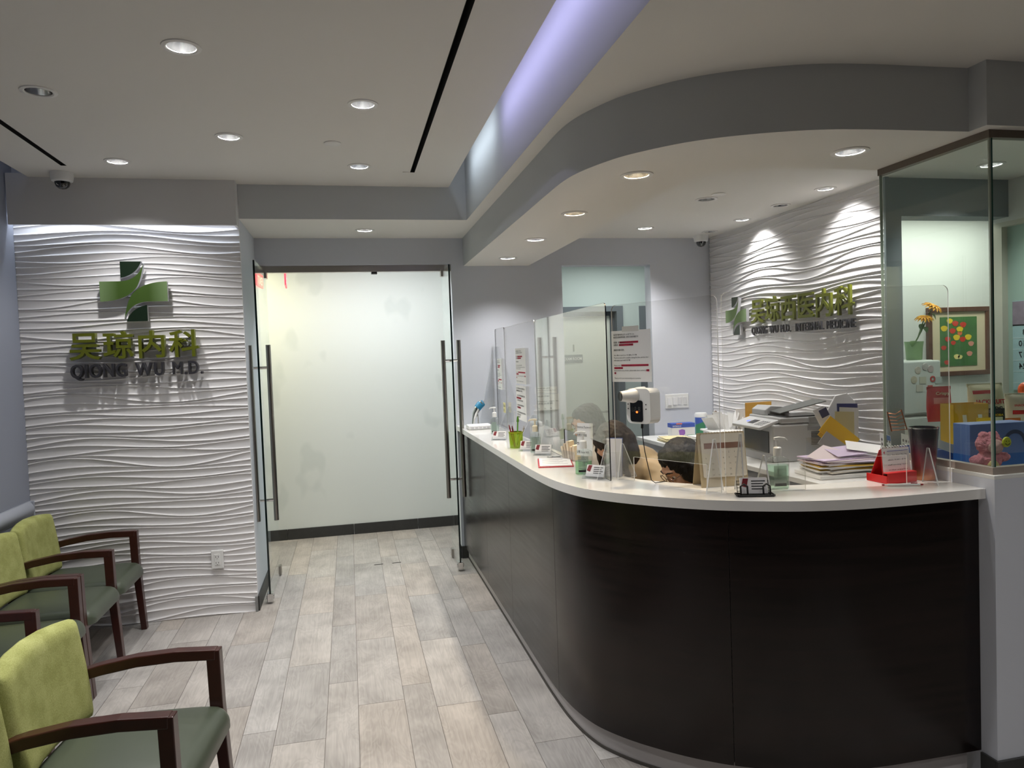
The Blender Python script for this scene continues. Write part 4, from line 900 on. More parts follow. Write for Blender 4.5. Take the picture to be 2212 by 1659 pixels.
# lime pen cup with pens
t = thing('pen_cup', 'translucent lime green mesh pen cup with pens', 'pen cup', (0.946, 4.155, Z_TOP+0.0005), 0.3)
LIME = clear('lime_plastic', (0.72, 0.82, 0.28), haze=0.25, hcol=(0.62, 0.72, 0.12))
m = MB(); m.lathe([(0.0, 0.003), (0.036, 0.003), (0.040, 0.092), (0.0425, 0.092), (0.038, 0.0), (0.0, 0.0)], 24); m.build('cup', LIME, t, smooth=True, angle=0.8)
MB().lathe([(0.0395, 0.088), (0.0435, 0.088), (0.0435, 0.095), (0.0395, 0.095)], 24).build('rim', mat('lime_rim', (150, 160, 30), 0.4), t, smooth=True, angle=0.6)
for dx, dy, lean, azi, L, c, nm in ((-0.02, 0.0, -0.22, 0, 0.135, (150, 30, 40), 'red'), (-0.008, 0.01, -0.12, 1, 0.125, (120, 20, 30), 'maroon'), (0.005, -0.005, 0.42, 0, 0.12, (120, 96, 40), 'wood'), (0.018, 0.01, 0.05, 0, 0.178, (104, 168, 58), 'green'), (0.012, -0.012, 0.34, 0, 0.13, (235, 230, 225), 'white')):
    p = thing('pen', {'red': 'red and white pen leaning left in the lime cup', 'maroon': 'maroon capped pen in the lime cup', 'wood': 'brown pencil slanting across the lime cup', 'green': 'tall leaf green pen in the lime cup', 'white': 'white pen leaning right in the lime cup'}[nm], 'pen', (0.946+dx*0.5, 4.155+dy, Z_TOP+0.006), group='pens in the lime cup', rot=(0, lean, 0))
    MB().tube([(0, 0, 0.0), (0, 0, L*0.82)], 0.0042, 8).build('barrel', mat('pen_'+nm, c, 0.35), p, smooth=True)
    MB().tube([(0, 0, L*0.82), (0, 0, L)], [0.0048, 0.0022] if nm != 'green' else [0.0085, 0.004], 8).build('cap', mat('pen_cap_'+nm, (c[0]*0.8, c[1]*0.8, c[2]*0.8), 0.35), p, smooth=True)
# red clipboard with a form
t = thing('clipboard', 'red clipboard with white forms lying on the counter', 'clipboard', (0.985, 3.47, Z_TOP+0.0005), math.radians(-14))
MB().box(-0.085, -0.145, 0, 0.085, 0.145, 0.004).build('board', mat('red_board', (176, 28, 44), 0.35), t, bevel=0.001)
MB().box(-0.078, -0.135, 0.004, 0.078, 0.125, 0.0075).build('forms', M_PAPER, t)
for i in range(7): MB().box(-0.065, 0.09-0.03*i, 0.0076, 0.06-0.02*(i % 3), 0.096-0.03*i, 0.0079).build('form_line', mat('form_ink', (140, 140, 150), 0.8), t)
MB().box(-0.035, 0.118, 0.006, 0.035, 0.143, 0.014).build('clip', M_CHROME, t, bevel=0.003)
# white box with chrome phone-like handset stand at the far end
t = thing('white_console', 'flat white plastic console at the far end of the counter', 'console', (0.945, 5.40, Z_TOP+0.0005), 0.0)
MB().box(-0.088, -0.07, 0, 0.088, 0.07, 0.034).build('body', M_WPLAS, t, bevel=0.009, seg=3)
for i in range(5): MB().box(-0.07+0.03*i, -0.0712, 0.008, -0.05+0.03*i, -0.0702, 0.02).build('port', mat('port_grey', (196, 194, 196), 0.4), t)
t = thing('chrome_stand', 'curved chrome gooseneck stand with a blue wrapped head', 'stand', (0.935, 5.60, Z_TOP+0.0005), 0.0)
m = MB(); m.tube([(0, 0, 0.0), (0.004, 0, 0.05), (0.018, 0, 0.10), (0.045, 0, 0.15), (0.075, 0, 0.18), (0.094, 0, 0.186)], [0.009, 0.012, 0.020, 0.028, 0.028, 0.012], 14); m.build('neck', M_CHROME, t, smooth=True)
MB().tube([(0.042, 0, 0.0), (0.040, 0, 0.06), (0.034, 0, 0.11)], [0.006, 0.006, 0.008], 10).build('brace', M_CHROME, t, smooth=True)
MB().tube([(0.038, 0, 0.142), (0.060, 0, 0.168), (0.088, 0, 0.184)], [0.0295, 0.031, 0.024], 14).build('blue_wrap', mat('blue_wrap', (38, 120, 158), 0.35), t, smooth=True)
MB().lathe([(0, 0), (0.035, 0), (0.033, 0.006), (0, 0.006)], 20).build('foot', M_CHROME, t, loc=(0.01, 0, 0), smooth=True)
# little rubber stamps and leaflets in an acrylic rack
t = thing('leaflet_rack', 'clear rack of folded cream leaflets behind the tall shield cut-out', 'leaflet rack', (1.092, 3.53, Z_TOP+0.0005), math.radians(-72))
m = MB(); m.box(-0.06, -0.028, 0, 0.06, -0.025, 0.05); m.box(-0.06, 0.025, 0, 0.06, 0.028, 0.10); m.box(-0.06, -0.028, 0, 0.06, 0.028, 0.003); m.build('rack', G_ACRS, t)
for i in range(5): MB().box(-0.052+0.022*i, -0.02, 0.004, -0.034+0.022*i, 0.018, 0.075+0.012*(i % 3)).build('leaflet', mat('leaflet_cream_%d' % (i % 2), (222-20*(i % 2), 206-22*(i % 2), 178-20*(i % 2)), 0.7), t, rot=(0.1, 0.05*i-0.1, 0))
t = thing('brochure_stand', 'acrylic stand with a blue-edged brochure behind the dark shield edge', 'brochure stand', (1.108, 2.975, Z_TOP+0.0005), math.radians(-35))
MB().box(-0.034, 0.0, 0.002, 0.034, 0.004, 0.165).build('brochure', mat('brochure_white', (206, 206, 214), 0.5), t, rot=(-0.18, 0, 0))
MB().box(-0.036, 0.005, 0.002, 0.036, 0.008, 0.168).build('blue_cover', mat('brochure_blue', (50, 80, 150), 0.5), t, rot=(-0.18, 0, 0))
m = MB(); m.prism([(-0.035, 0), (0.045, 0), (0.05, 0.004), (0.008, 0.004), (-0.02, 0.11), (-0.023, 0.11), (-0.004, 0.004), (-0.035, 0.004)], -0.04, 0.04); o = m.build('stand', G_ACRS, t); o.rotation_euler = (PI/2, 0, PI/2)
# beige desk calendar
t = thing('desk_calendar', 'beige spiral desk calendar standing behind the shield on the counter', 'calendar', (1.418, 2.572, Z_TOP+0.0005), math.radians(-4))
M_KRAFT = mat('kraft_card', (176, 158, 124), 0.8); M_CALP = mat('calendar_page', (206, 198, 182), 0.7)
MB().prism([(-0.098, 0), (0.098, 0), (0.098, 0.212), (-0.098, 0.212)], -0.001, 0.001).build('front_board', M_KRAFT, t, rot=(PI/2-0.16, 0, 0))
MB().prism([(-0.098, 0), (0.098, 0), (0.098, 0.215), (-0.098, 0.215)], -0.001, 0.001).build('rear_board', M_KRAFT, t, loc=(0, 0.085, 0), rot=(PI/2+0.23, 0, 0))
pg = MB().prism(rounded(-0.086, 0.038, 0.094, 0.208, 0.008), -0.0005, 0.0005).build('page', M_CALP, t, loc=(0, -0.0025, 0), rot=(PI/2-0.16, 0, 0))
MB().box(-0.074, 0.150, 0.0006, 0.086, 0.172, 0.001).build('month_band', mat('band_brown', (122, 84, 66), 0.8), pg)
for i in range(5):
    for j in range(7):
        d = i*7+j-2
        if 1 <= d <= 30: text('date', str(d), 0.0085, M_INK, pg, loc=(-0.072+j*0.024, 0.132-i*0.022, 0.0009), rot=(0, 0, 0), res=1)
for i in range(15):
    MB().lathe([(0.0042, -0.0006), (0.0052, 0.0), (0.0042, 0.0006)], 8, axis='x').build('ring', mat('ring_bronze', (110, 92, 78), 0.4, metal=0.7), t, loc=(-0.084+0.012*i, 0.034, 0.2075))
# red tent calendar
t = thing('red_calendar', 'red boxed tent calendar with white pages at the right of the counter', 'calendar', (2.045, 2.42, Z_TOP+0.0005), math.radians(3))
M_RED = mat('red_card', (206, 36, 38), 0.45)
m = MB(); m.box(-0.068, -0.055, 0, 0.068, 0.055, 0.003); m.box(-0.068, -0.055, 0.003, 0.068, -0.052, 0.042); m.box(-0.068, -0.052, 0.039, 0.068, -0.03, 0.042); m.box(-0.068, -0.05, 0.003, -0.065, 0.055, 0.03); m.build('tray', M_RED, t, bevel=0.001)
MB().box(-0.066, -0.001, 0, 0.066, 0.001, 0.128).build('front_leaf', M_RED, t, loc=(0, -0.03, 0.004), rot=(-0.10, 0, 0))
MB().box(-0.066, -0.001, 0, 0.066, 0.001, 0.135).build('rear_leaf', M_RED, t, loc=(0, 0.045, 0.004), rot=(0.43, 0, 0))
pg = MB().box(-0.064, -0.0008, 0.0, 0.064, 0.0, 0.098).build('page', M_PAPER, t, loc=(0, -0.0295, 0.034), rot=(-0.10, 0, 0))
text('month', '4', 0.016, M_HI, pg, loc=(-0.058, -0.0016, 0.077), bold=0.02)
MB().box(-0.04, -0.0016, 0.086, 0.058, -0.001, 0.088).build('colour_rule', mat('rule_blue', (90, 90, 170), 0.7), pg)
for i in range(4): text('page_line', ['Mon  Tue  Wed  Thu  Fri', 'clinic 9:00 - 5:00', 'staff meeting 12:30', 'order supplies'][i], 0.007, M_INK, pg, loc=(-0.04, -0.0016, 0.07-0.019*i), width=0.09, res=1)
for i in range(10): MB().lathe([(0.0045, -0.001), (0.0058, 0.0), (0.0045, 0.001)], 10, axis='x').build('ring', M_WPLAS, t, loc=(-0.058+0.0129*i, -0.014, 0.134))
# pen and tumbler
t = thing('ballpoint_pen', 'white and red ballpoint pen lying in front of the red calendar', 'pen', (2.007, 2.318, Z_TOP+0.005), math.radians(-20))
MB().tube([(-0.066, 0, 0), (-0.05, 0, 0), (0.05, 0, 0), (0.062, 0, 0)], [0.002, 0.0045, 0.0045, 0.003], 10).build('barrel', M_WPLAS, t, smooth=True)
MB().tube([(0.03, 0.001, 0.0052), (0.052, 0.001, 0.0048)], 0.0028, 8).build('clip', mat('pen_red', (150, 18, 40), 0.35), t)
for x in (-0.069, 0.068): MB().tube([(x-0.004, 0, 0), (x+0.004, 0, 0)], 0.0032, 8).build('tip', mat('pen_red', (150, 18, 40), 0.35), t)
t = thing('tumbler', 'tall travel tumbler fading from black through burgundy to copper', 'cup', (2.178, 2.402, Z_TOP+0.0005))
def tum_mat():
    m = mat('tumbler_fade', (60, 20, 30), 0.25, metal=0.1, coat=0.4); nt = m.node_tree; b = nt.nodes['Principled BSDF']
    tc = nt.nodes.new('ShaderNodeTexCoord'); sx = nt.nodes.new('ShaderNodeSeparateXYZ'); nt.links.new(tc.outputs['Object'], sx.inputs[0])
    mr = nt.nodes.new('ShaderNodeMapRange'); mr.inputs[2].default_value = 0.205; nt.links.new(sx.outputs[2], mr.inputs[0])
    cr = nt.nodes.new('ShaderNodeValToRGB'); nt.links.new(mr.outputs[0], cr.inputs[0])
    e = cr.color_ramp; e.elements[0].position = 0.05; e.elements[0].color = srgb(220, 124, 40); e.elements[1].position = 0.82; e.elements[1].color = srgb(12, 12, 30)
    for p, c in ((0.22, (156, 52, 46)), (0.42, (122, 14, 48)), (0.6, (74, 8, 46))):
        q = e.elements.new(p); q.color = srgb(*c)
    nt.links.new(cr.outputs[0], b.inputs['Base Color']); return m
MB().lathe([(0.0, 0.0), (0.037, 0.0), (0.039, 0.004), (0.053, 0.196), (0.0535, 0.203), (0.050, 0.203), (0.038, 0.012), (0.0, 0.01)], 36).build('body', tum_mat(), t, smooth=True, angle=0.7)
MB().lathe([(0.0495, 0.200), (0.0540, 0.200), (0.0540, 0.205), (0.0495, 0.205)], 36).build('rim', M_CHROME, t, smooth=True, angle=0.6)
# rose-gold wire clip hung on the wide shield
t = thing('wire_clip', 'rose gold wire grid clip hooked on the wide acrylic shield', 'wire clip', (2.01, 2.336, 1.285), math.radians(-9))
RG = mat('rose_gold', (206, 140, 108), 0.25, metal=1.0)
m = MB(); m.tube([(-0.044, 0, 0.075), (-0.028, 0, 0.0)], 0.0022, 6); m.tube([(0.01, 0, 0.082), (0.032, 0, 0.004)], 0.0022, 6); m.build('side_wire', RG, t, smooth=True)
m = MB()
for i in range(6):
    k = i/5; m.tube([(-0.042+0.014*k, 0, 0.07-0.066*k), (-0.02+0.014*k, -0.012, 0.066-0.06*k), (0.012+0.02*k, 0, 0.078-0.072*k)], 0.0014, 6)
m.build('cross_wires', RG, t, smooth=True)
# ================================================================== STAFF AREA BEHIND THE COUNTER
ZB = 0.90
t = thing('back_cabinet', 'long grey back cabinet under the reception wave wall', 'cabinet', (2.72, 4.5, 0))
MB().box(-0.36, -1.28, 0.87, 0.325, 1.26, ZB).build('worktop', mat('back_top_white', (222, 222, 220), 0.3), t, bevel=0.003)
MB().box(-0.30, -1.24, 0.06, 0.325, 1.24, 0.87).build('carcass', mat('cabinet_grey', (150, 152, 156), 0.5), t)
for i in range(5):
    d = MB().box(-0.322, -1.23+0.49*i, 0.08, -0.302, -0.752+0.49*i, 0.86).build('door', mat('cabinet_front', (160, 162, 166), 0.4), t, bevel=0.002)
    MB().tube([(-0.332, -0.80+0.49*i, 0.62), (-0.332, -0.80+0.49*i, 0.76)], 0.005, 8).build('handle', M_STEEL, d, smooth=True)
Z1 = ZB+0.0005
# multifunction printer facing the staff seats (-x)
t = thing('printer', 'grey multifunction laser printer with document feeder open', 'printer', (2.75, 4.19, Z1), math.radians(-3))
M_PG = mat('printer_grey', (186, 186, 186), 0.4); M_PD = mat('printer_dark', (38, 40, 44), 0.3); M_PM = mat('printer_mid', (150, 150, 152), 0.4)
MB().box(-0.20, -0.20, 0.0, 0.235, 0.20, 0.235).build('body', M_PG, t, bevel=0.012, seg=3)
MB().box(-0.206, -0.15, 0.055, -0.199, 0.16, 0.19).build('front_flap', M_PD, t, bevel=0.004)
MB().box(-0.205, -0.19, 0.0, -0.199, 0.19, 0.05).build('paper_tray', M_PM, t, bevel=0.003)
o = MB().box(-0.07, -0.18, -0.008, 0.07, 0.18, 0.012).build('control_panel', mat('panel_light', (206, 206, 206), 0.35), t, loc=(-0.215, 0, 0.232), rot=(0, -0.30, 0), bevel=0.006)
MB().box(-0.03, -0.035, 0.0122, 0.025, 0.035, 0.0135).build('screen', M_PD, o)
MB().box(-0.012, 0.06, 0.0122, 0.006, 0.078, 0.0135).build('status_light', mat('blue_led', (90, 110, 255), 0.4, emit=(80, 100, 255), estr=3), o)
m = MB()
for i in range(4):
    for j in range(3): m.box(-0.04+0.024*j, -0.16+0.025*i, 0.0122, -0.024+0.024*j, -0.145+0.025*i, 0.0145)
m.build('keypad', mat('keys_grey', (168, 168, 170), 0.4), o)
MB().box(-0.15, -0.198, 0.238, 0.23, 0.198, 0.275).build('scanner_lid', M_PG, t, bevel=0.008)
m = MB().prism([(-0.13, 0.275), (0.05, 0.275), (0.02, 0.325), (-0.09, 0.335), (-0.13, 0.31)], 0.02, 0.195); o = m.build('feeder_hood', M_PG, t, bevel=0.005); o.rotation_euler = (PI/2, 0, 0); o.location = (0, 0.215, 0)
MB().box(-0.11, -0.19, 0.276, 0.16, 0.02, 0.284).build('feeder_bed', M_PD, t)
MB().box(0.0, -0.20, 0.0, 0.30, 0.0, 0.006).build('feeder_tray', mat('tray_dark', (92, 94, 92), 0.45), t, loc=(-0.09, 0.05, 0.298), rot=(0.0, -0.22, -0.15), bevel=0.002)
MB().box(0.10, -0.197, 0.275, 0.15, -0.155, 0.315).build('paper_stop', M_PG, t, bevel=0.004)
m = MB()
for i in range(9): m.box(0.055, -0.2022, 0.10+0.0095*i, 0.125, -0.1995, 0.105+0.0095*i)
m.build('vent', M_PD, t)
MB().box(0.03, -0.2015, 0.192, 0.13, -0.1995, 0.214).build('grip', M_PM, t, bevel=0.002)
MB().box(0.04, -0.2012, 0.232, 0.10, -0.1982, 0.274).build('hinge_strip', mat('hinge_grey', (160, 158, 156), 0.4), t)
# mask box, wipes, driftwood, sorter, envelope
t = thing('mask_box', 'blue and white box of face masks on the back cabinet', 'box', (2.672, 5.55, Z1), math.radians(-4))
MB().box(-0.10, -0.045, 0, 0.10, 0.045, 0.115).build('carton', M_PAPER, t, bevel=0.002)
MB().box(-0.1005, -0.0458, 0.082, 0.1005, 0.0458, 0.1156).build('blue_top', mat('box_blue', (34, 74, 170), 0.5), t)
MB().box(-0.06, -0.0462, 0.108, -0.01, -0.0455, 0.118).build('orange_tab', mat('box_orange', (226, 110, 60), 0.5), t)
o = MB().prism([(-0.024, 0.012), (-0.03, 0.05), (0.0, 0.058), (0.024, 0.05), (0.026, 0.02), (0.002, 0.0)], 0, 0.0006).build('mask_picture', mat('mask_violet', (146, 92, 180), 0.6), t, rot=(PI/2, 0, 0)); o.location = (-0.01, -0.0456, 0.01)
MB().box(0.03, -0.0462, 0.004, 0.10, -0.0455, 0.018).build('green_band', mat('box_green', (70, 160, 110), 0.5), t)
text('box_lettering', 'CRITERION 50', 0.017, M_PAPER, t, loc=(-0.093, -0.0464, 0.088), bold=0.02, width=0.075)
t = thing('wipes_canister', 'blue and green disinfecting wipes canister with white lid', 'canister', (2.878, 5.60, Z1))
MB().lathe([(0.0, 0.0), (0.050, 0.0), (0.052, 0.004), (0.052, 0.15), (0.0, 0.15)], 28).build('tub', mat('wipes_pale', (168, 198, 226), 0.4), t, smooth=True, angle=0.7)
def band(a0, a1, z0a, z0b, z1a, z1b, nm, c):
    m = MB(); m.grid(10, 2, lambda u, v: (0.0524*math.cos(a0+(a1-a0)*u), 0.0524*math.sin(a0+(a1-a0)*u), (z0a+(z0b-z0a)*u)*(1-v)+(z1a+(z1b-z1a)*u)*v)); return m.build(nm, c, t, smooth=True)
band(math.radians(180), math.radians(285), 0.085, 0.12, 0.15, 0.15, 'blue_band', mat('wipes_blue', (36, 80, 176), 0.4)); band(math.radians(180), math.radians(285), 0.0, 0.0, 0.085, 0.12, 'green_band', mat('wipes_green', (36, 126, 84), 0.4))
MB().lathe([(0.0, 0.15), (0.053, 0.15), (0.053, 0.172), (0.046, 0.186), (0.0, 0.188)], 28).build('lid', M_WPLAS, t, smooth=True, angle=0.6)
text('wipes_lettering', 'Clorox', 0.018, mat('wipes_navy', (30, 40, 110), 0.5), t, loc=(0.012, -0.0535, 0.128), width=0.03)
t = tag(MB().tube([(0, 0, 0.0), (0.006, 0.0, 0.06), (-0.004, 0.01, 0.13), (0.012, 0.0, 0.19), (0.02, 0, 0.205)], [0.026, 0.022, 0.026, 0.020, 0.008], 9).build('driftwood', mat('driftwood_brown', (98, 76, 56), 0.85, vary=0.5, bscale=40, bump=0.6), loc=(2.925, 5.46, Z1)), 'gnarled brown piece of driftwood beside the wipes canister', 'driftwood')
t = thing('letter_sorter', 'white letter sorter stuffed with fanned papers left of the printer', 'letter sorter', (2.80, 4.94, Z1), math.radians(-8))
MB().box(-0.19, -0.12, 0.0, 0.15, 0.12, 0.10).build('tray_unit', mat('sorter_grey', (176, 178, 180), 0.45), t, bevel=0.004)
MB().box(-0.21, -0.13, 0.10, 0.15, 0.13, 0.112).build('tray_lid', M_WPLAS, t, bevel=0.003)
for i in range(7): MB().box(-0.0006, -0.06, 0, 0.0006, 0.06, 0.11+0.012*(i % 3)).build('paper', M_PAPER, t, loc=(-0.14+0.028*i, 0.02, 0.113), rot=(0.05*(i-3), -0.55+0.17*i, 0.5-0.12*i))
for i in range(4): MB().box(-0.04, -0.0008, 0, 0.05, 0.0008, 0.15-0.012*i).build('file', M_PAPER, t, loc=(0.06+0.02*i, -0.02-0.018*i, 0.113), rot=(-0.1, 0, 0.2))
t = thing('manila_envelope', 'large manila envelope standing behind the printer', 'envelope', (2.862, 4.69, Z1+0.14), math.radians(3))
MB().box(-0.108, -0.003, 0.0, 0.108, 0.003, 0.185).build('pocket', mat('manila', (202, 148, 52), 0.7, vary=0.05, bscale=10), t, bevel=0.001)
MB().box(-0.106, -0.0045, 0.125, 0.106, -0.003, 0.184).build('flap', mat('manila_flap', (210, 158, 62), 0.7), t)
m = MB().box(-0.10, 0.03, 0, 0.12, 0.12, 0.139).build('carton', mat('carton_white', (214, 214, 210), 0.6)); m.location = (2.86, 4.62, Z1); tag(m, 'white carton behind the printer carrying the manila envelope', 'box')
# leaning tray, folders, magazines
t = tag(MB().prism([(-0.10, 0), (0.10, 0), (0.11, 0.16), (0.06, 0.215), (-0.02, 0.20), (-0.10, 0.08)], -0.006, 0.006).build('plastic_tray', M_WPLAS, bevel=0.004), 'white plastic tray leaning against the wave wall behind the printer', 'tray'); t.location = (2.97, 3.945, 1.10); t.rotation_euler = (PI/2-0.10, 0, math.radians(-6))
t = thing('file_rack', 'clear magazine rack of yellow and blue folders right of the printer', 'file rack', (2.80, 3.78, Z1), math.radians(-8))
m = MB(); m.box(-0.12, -0.10, 0, 0.20, 0.10, 0.004); m.box(-0.12, 0.096, 0, 0.20, 0.10, 0.16); m.box(-0.12, -0.10, 0, 0.20, -0.096, 0.06); m.build('rack', G_ACRS, t)
YEL = mat('folder_yellow', (226, 180, 24), 0.5); NAVY = mat('folder_navy', (36, 46, 112), 0.5)
for mt, bx, bz, ly, h, w_, ry in ((YEL, 0.085, 0.075, -0.07, 0.22, 0.11, -0.86), (YEL, 0.07, 0.045, -0.05, 0.21, 0.10, -0.80), (mat('folder_grey', (160, 158, 152), 0.6), 0.05, 0.02, -0.085, 0.20, 0.09, -0.9), (NAVY, 0.135, 0.02, 0.075, 0.335, 0.13, 0.04), (M_PAPER, 0.125, 0.02, 0.06, 0.31, 0.12, 0.08), (mat('folder_cream', (216, 206, 158), 0.6), 0.085, 0.02, 0.03, 0.29, 0.12, 0.06), (M_PAPER, 0.06, 0.06, 0.045, 0.29, 0.07, -0.42)):
    MB().box(-w_/2, -0.002, 0, w_/2, 0.002, h).build('folder', mt, t, loc=(bx, ly, bz+w_/2*abs(math.sin(ry))), rot=(-0.1, ry, 0))
MB().box(-0.025, -0.003, 0, 0.025, 0, 0.05).build('carton_print', mat('print_navy', (50, 54, 90), 0.6), t, loc=(-0.03, 0.03, 0.29), rot=(-0.1, -0.42, 0))
t = thing('paper_tray_stack', 'white letter tray piled with lavender and pink papers on the back cabinet', 'paper tray', (2.63, 3.50, Z1), math.radians(-4))
MB().box(-0.20, -0.13, 0.0, 0.22, 0.13, 0.022).build('tray', M_WPLAS, t, bevel=0.004)
cols = [(226, 226, 224), (214, 208, 196), (230, 228, 226), (206, 168, 66), (198, 196, 194), (232, 230, 228), (214, 176, 70), (222, 220, 218), (226, 210, 212), (214, 200, 220), (228, 214, 216), (214, 196, 222)]
for i, c in enumerate(cols):
    o = MB().box(-0.17, -0.11, 0, 0.17, 0.11, 0.006).build('paper_sheaf', mat('sheaf_%d' % i, c, 0.7), t, loc=(0.02*math.sin(i*2.1), 0.012*math.cos(i*1.7), 0.023+0.0065*i), rot=(0, 0.0, 0.16*math.sin(i*1.9)))
for i, c in enumerate([(222, 206, 208), (208, 190, 216), (232, 230, 228)]):
    MB().box(-0.09, -0.07, 0, 0.09, 0.07, 0.001).build('loose_sheet', mat('loose_%d' % i, c, 0.7), t, loc=(-0.09+0.11*i, -0.02, 0.118+0.014*i), rot=(0.22, -0.26+0.20*i, 0.5-0.5*i))
for i, (x, y, rx, rz) in enumerate(((2.935, 3.50, -0.30, 0.2), (2.99, 3.41, -0.28, 0.1))):
    t = thing('pill_chart', 'left white card printed with rows of grey ovals, leaning' if i == 0 else 'right white card printed with rows of grey ovals, leaning by the booth', 'chart', (x, y, Z1+0.012), group='printed cards leaning on the back cabinet', rot=(rx, 0.30, rz))
    MB().box(-0.045, -0.001, 0, 0.045, 0.001, 0.20).build('card', M_PAPER, t)
    for a in range(4):
        for b in range(6): o = MB().lathe([(0, 0), (0.007, 0), (0, 0.0004)], 10, axis='y').build('oval', mat('oval_grey', (120, 112, 118), 0.6), t, loc=(-0.033+0.022*a, -0.0016, 0.022+0.028*b)); o.scale = (1, 1, 1.25)
    MB().box(0.01, -0.0016, 0.168, 0.043, -0.0011, 0.198).build('blue_panel', mat('print_blue', (70, 110, 170), 0.6), t)
t = thing('tape_dispenser', 'black desk tape dispenser with a white roll by the booth glass', 'tape dispenser', (2.94, 3.27, Z1+0.05), math.radians(-12))
m = MB().prism([(-0.09, 0), (0.07, 0), (0.07, 0.02), (0.04, 0.03), (0.02, 0.07), (-0.03, 0.085), (-0.07, 0.06), (-0.09, 0.02)], -0.028, 0.028); o = m.build('body', M_BLACK, t, bevel=0.006); o.rotation_euler = (PI/2, 0, 0)
MB().lathe([(0.018, -0.012), (0.04, -0.012), (0.04, 0.012), (0.018, 0.012)], 24, axis='y').build('tape_roll', M_WPLAS, t, loc=(0.03, 0, 0.07), smooth=True, angle=0.6)
o = MB().box(2.80, 3.22, Z1, 3.04, 3.325, Z1+0.049).build('drawer_box', mat('drawer_dark', (60, 60, 62), 0.5), bevel=0.004); tag(o, 'low dark drawer box under the tape dispenser', 'box')
for i, (x, y, w_, c) in enumerate(((2.50, 5.32, 0.20, (222, 208, 160)), (2.74, 5.28, 0.20, (232, 230, 226)), (2.49, 4.60, 0.18, (226, 196, 80)))):
    t = thing('paper_pile', ['cream paper pile on the back cabinet below the mask box', 'white paper pile beside the wipes canister', 'yellow edged paper pile just left of the printer'][i], 'papers', (x, y, Z1), 0.2*i, 'loose paper piles on the back cabinet')
    for k in range(5): MB().box(-w_/2, -0.10, 0, w_/2, 0.10, 0.006).build('sheaf', mat('pile_%d_%d' % (i, k % 2), c if k % 2 == 0 else (224, 222, 216), 0.7), t, loc=(0.01*math.sin(k*2.3), 0.01*math.cos(k*1.9), 0.0062*k), rot=(0, 0, 0.12*math.sin(k*2.7+i)))

# ================================================================== BOOTH AND KITCHENETTE
t = tag(MB().prism([(2.335, 2.235), (3.93, 2.235), (3.93, 3.15), (2.78, 3.15), (2.50, 2.74), (2.335, 2.72)], 1.07, 1.10).build('booth_desk', mat('booth_desk_white', (206, 206, 200), 0.4), bevel=0.002), 'pale desk inside the glass booth', 'desk')
for x, y in ((2.82, 3.08), (3.85, 3.08), (3.85, 2.30), (2.40, 2.30)): MB().box(x-0.02, y-0.02, 0, x+0.02, y+0.02, 1.07).build('leg', M_STEEL, t)
ZD = 1.1005
t = thing('blue_carton', 'blue printed carton standing behind the corner glass', 'box', (2.575, 2.48, ZD), math.radians(-4))
MB().box(-0.135, -0.045, 0, 0.135, 0.045, 0.175).build('carton', mat('carton_blue', (96, 116, 176), 0.5, vary=0.25, bscale=7), t, bevel=0.002)
MB().box(-0.1355, -0.0455, 0.0, 0.1355, 0.0455, 0.05).build('lower_band', mat('carton_blue_deep', (36, 92, 170), 0.5), t)
o = MB().prism([(0.055*math.cos(a), 0.055*math.sin(a)) for a in [PI*i/16 for i in range(17)]]+[(0.04*math.cos(a), 0.04*math.sin(a)) for a in [PI*i/16 for i in range(16, -1, -1)]], 0, 0.0006).build('arch_print', mat('carton_navy', (52, 58, 92), 0.5), t, loc=(0.07, -0.0458, 0.09), rot=(PI/2, 0, 0))
t = thing('plush_toy', 'fluffy pink plush toy with a yellow smiley badge by the corner glass', 'plush toy', (2.395, 2.315, 1.1005+0.0))
M_PLUSH = mat('plush_pink', (206, 128, 142), 0.95, vary=0.25, bscale=60, bump=1.0); M_PLUSH2 = mat('plush_cream', (206, 186, 132), 0.95, vary=0.2, bscale=60, bump=1.0)
def fluffy(parts, name, mt, amp=0.004, seed=1):
    rnd = random.Random(seed); m = MB()
    for c, r in parts: m.ball(c, r, 20)
    o = m.build(name, mt, t, smooth=True, angle=3.1); rm = o.modifiers.new('blend', 'REMESH'); rm.mode = 'VOXEL'; rm.voxel_size = 0.004
    tx = bpy.data.textures.new('fluff', 'CLOUDS'); tx.noise_scale = 0.012; d = o.modifiers.new('fluff', 'DISPLACE'); d.texture = tx; d.strength = amp*2.5; d.mid_level = 0.45
    return o
fluffy([((0, 0, 0.05), (0.045, 0.035, 0.05)), ((0, 0, 0.115), (0.05, 0.04, 0.042)), ((-0.055, 0, 0.055), (0.03, 0.022, 0.018)), ((0.06, 0, 0.06), (0.034, 0.022, 0.018)), ((-0.03, -0.005, 0.012), (0.022, 0.03, 0.012)), ((0.03, -0.005, 0.012), (0.022, 0.03, 0.012)), ((-0.02, 0, 0.145), (0.02, 0.02, 0.018)), ((0.02, 0, 0.145), (0.02, 0.02, 0.018))], 'body', M_PLUSH)
fluffy([((-0.012, -0.03, 0.03), (0.025, 0.012, 0.028))], 'tummy', M_PLUSH2, 0.002)
fluffy([((0.0, -0.03, 0.108), (0.034, 0.018, 0.028))], 'muzzle', mat('plush_pale', (214, 168, 166), 0.95, bump=0.8, bscale=60), 0.002)
MB().lathe([(0, -0.006), (0.018, -0.005), (0.02, -0.002), (0.02, 0.0), (0, 0.0)], 24, axis='y').build('badge', mat('badge_yellow', (196, 196, 44), 0.35), t, loc=(0.030, -0.048, 0.125), smooth=True, angle=0.7)
MB().tube([(0.030+0.011*math.cos(a), -0.0545, 0.125+0.011*math.sin(a)) for a in [math.radians(d) for d in range(200, 341, 20)]], 0.0012, 5).build('smile', M_BLACK, t)
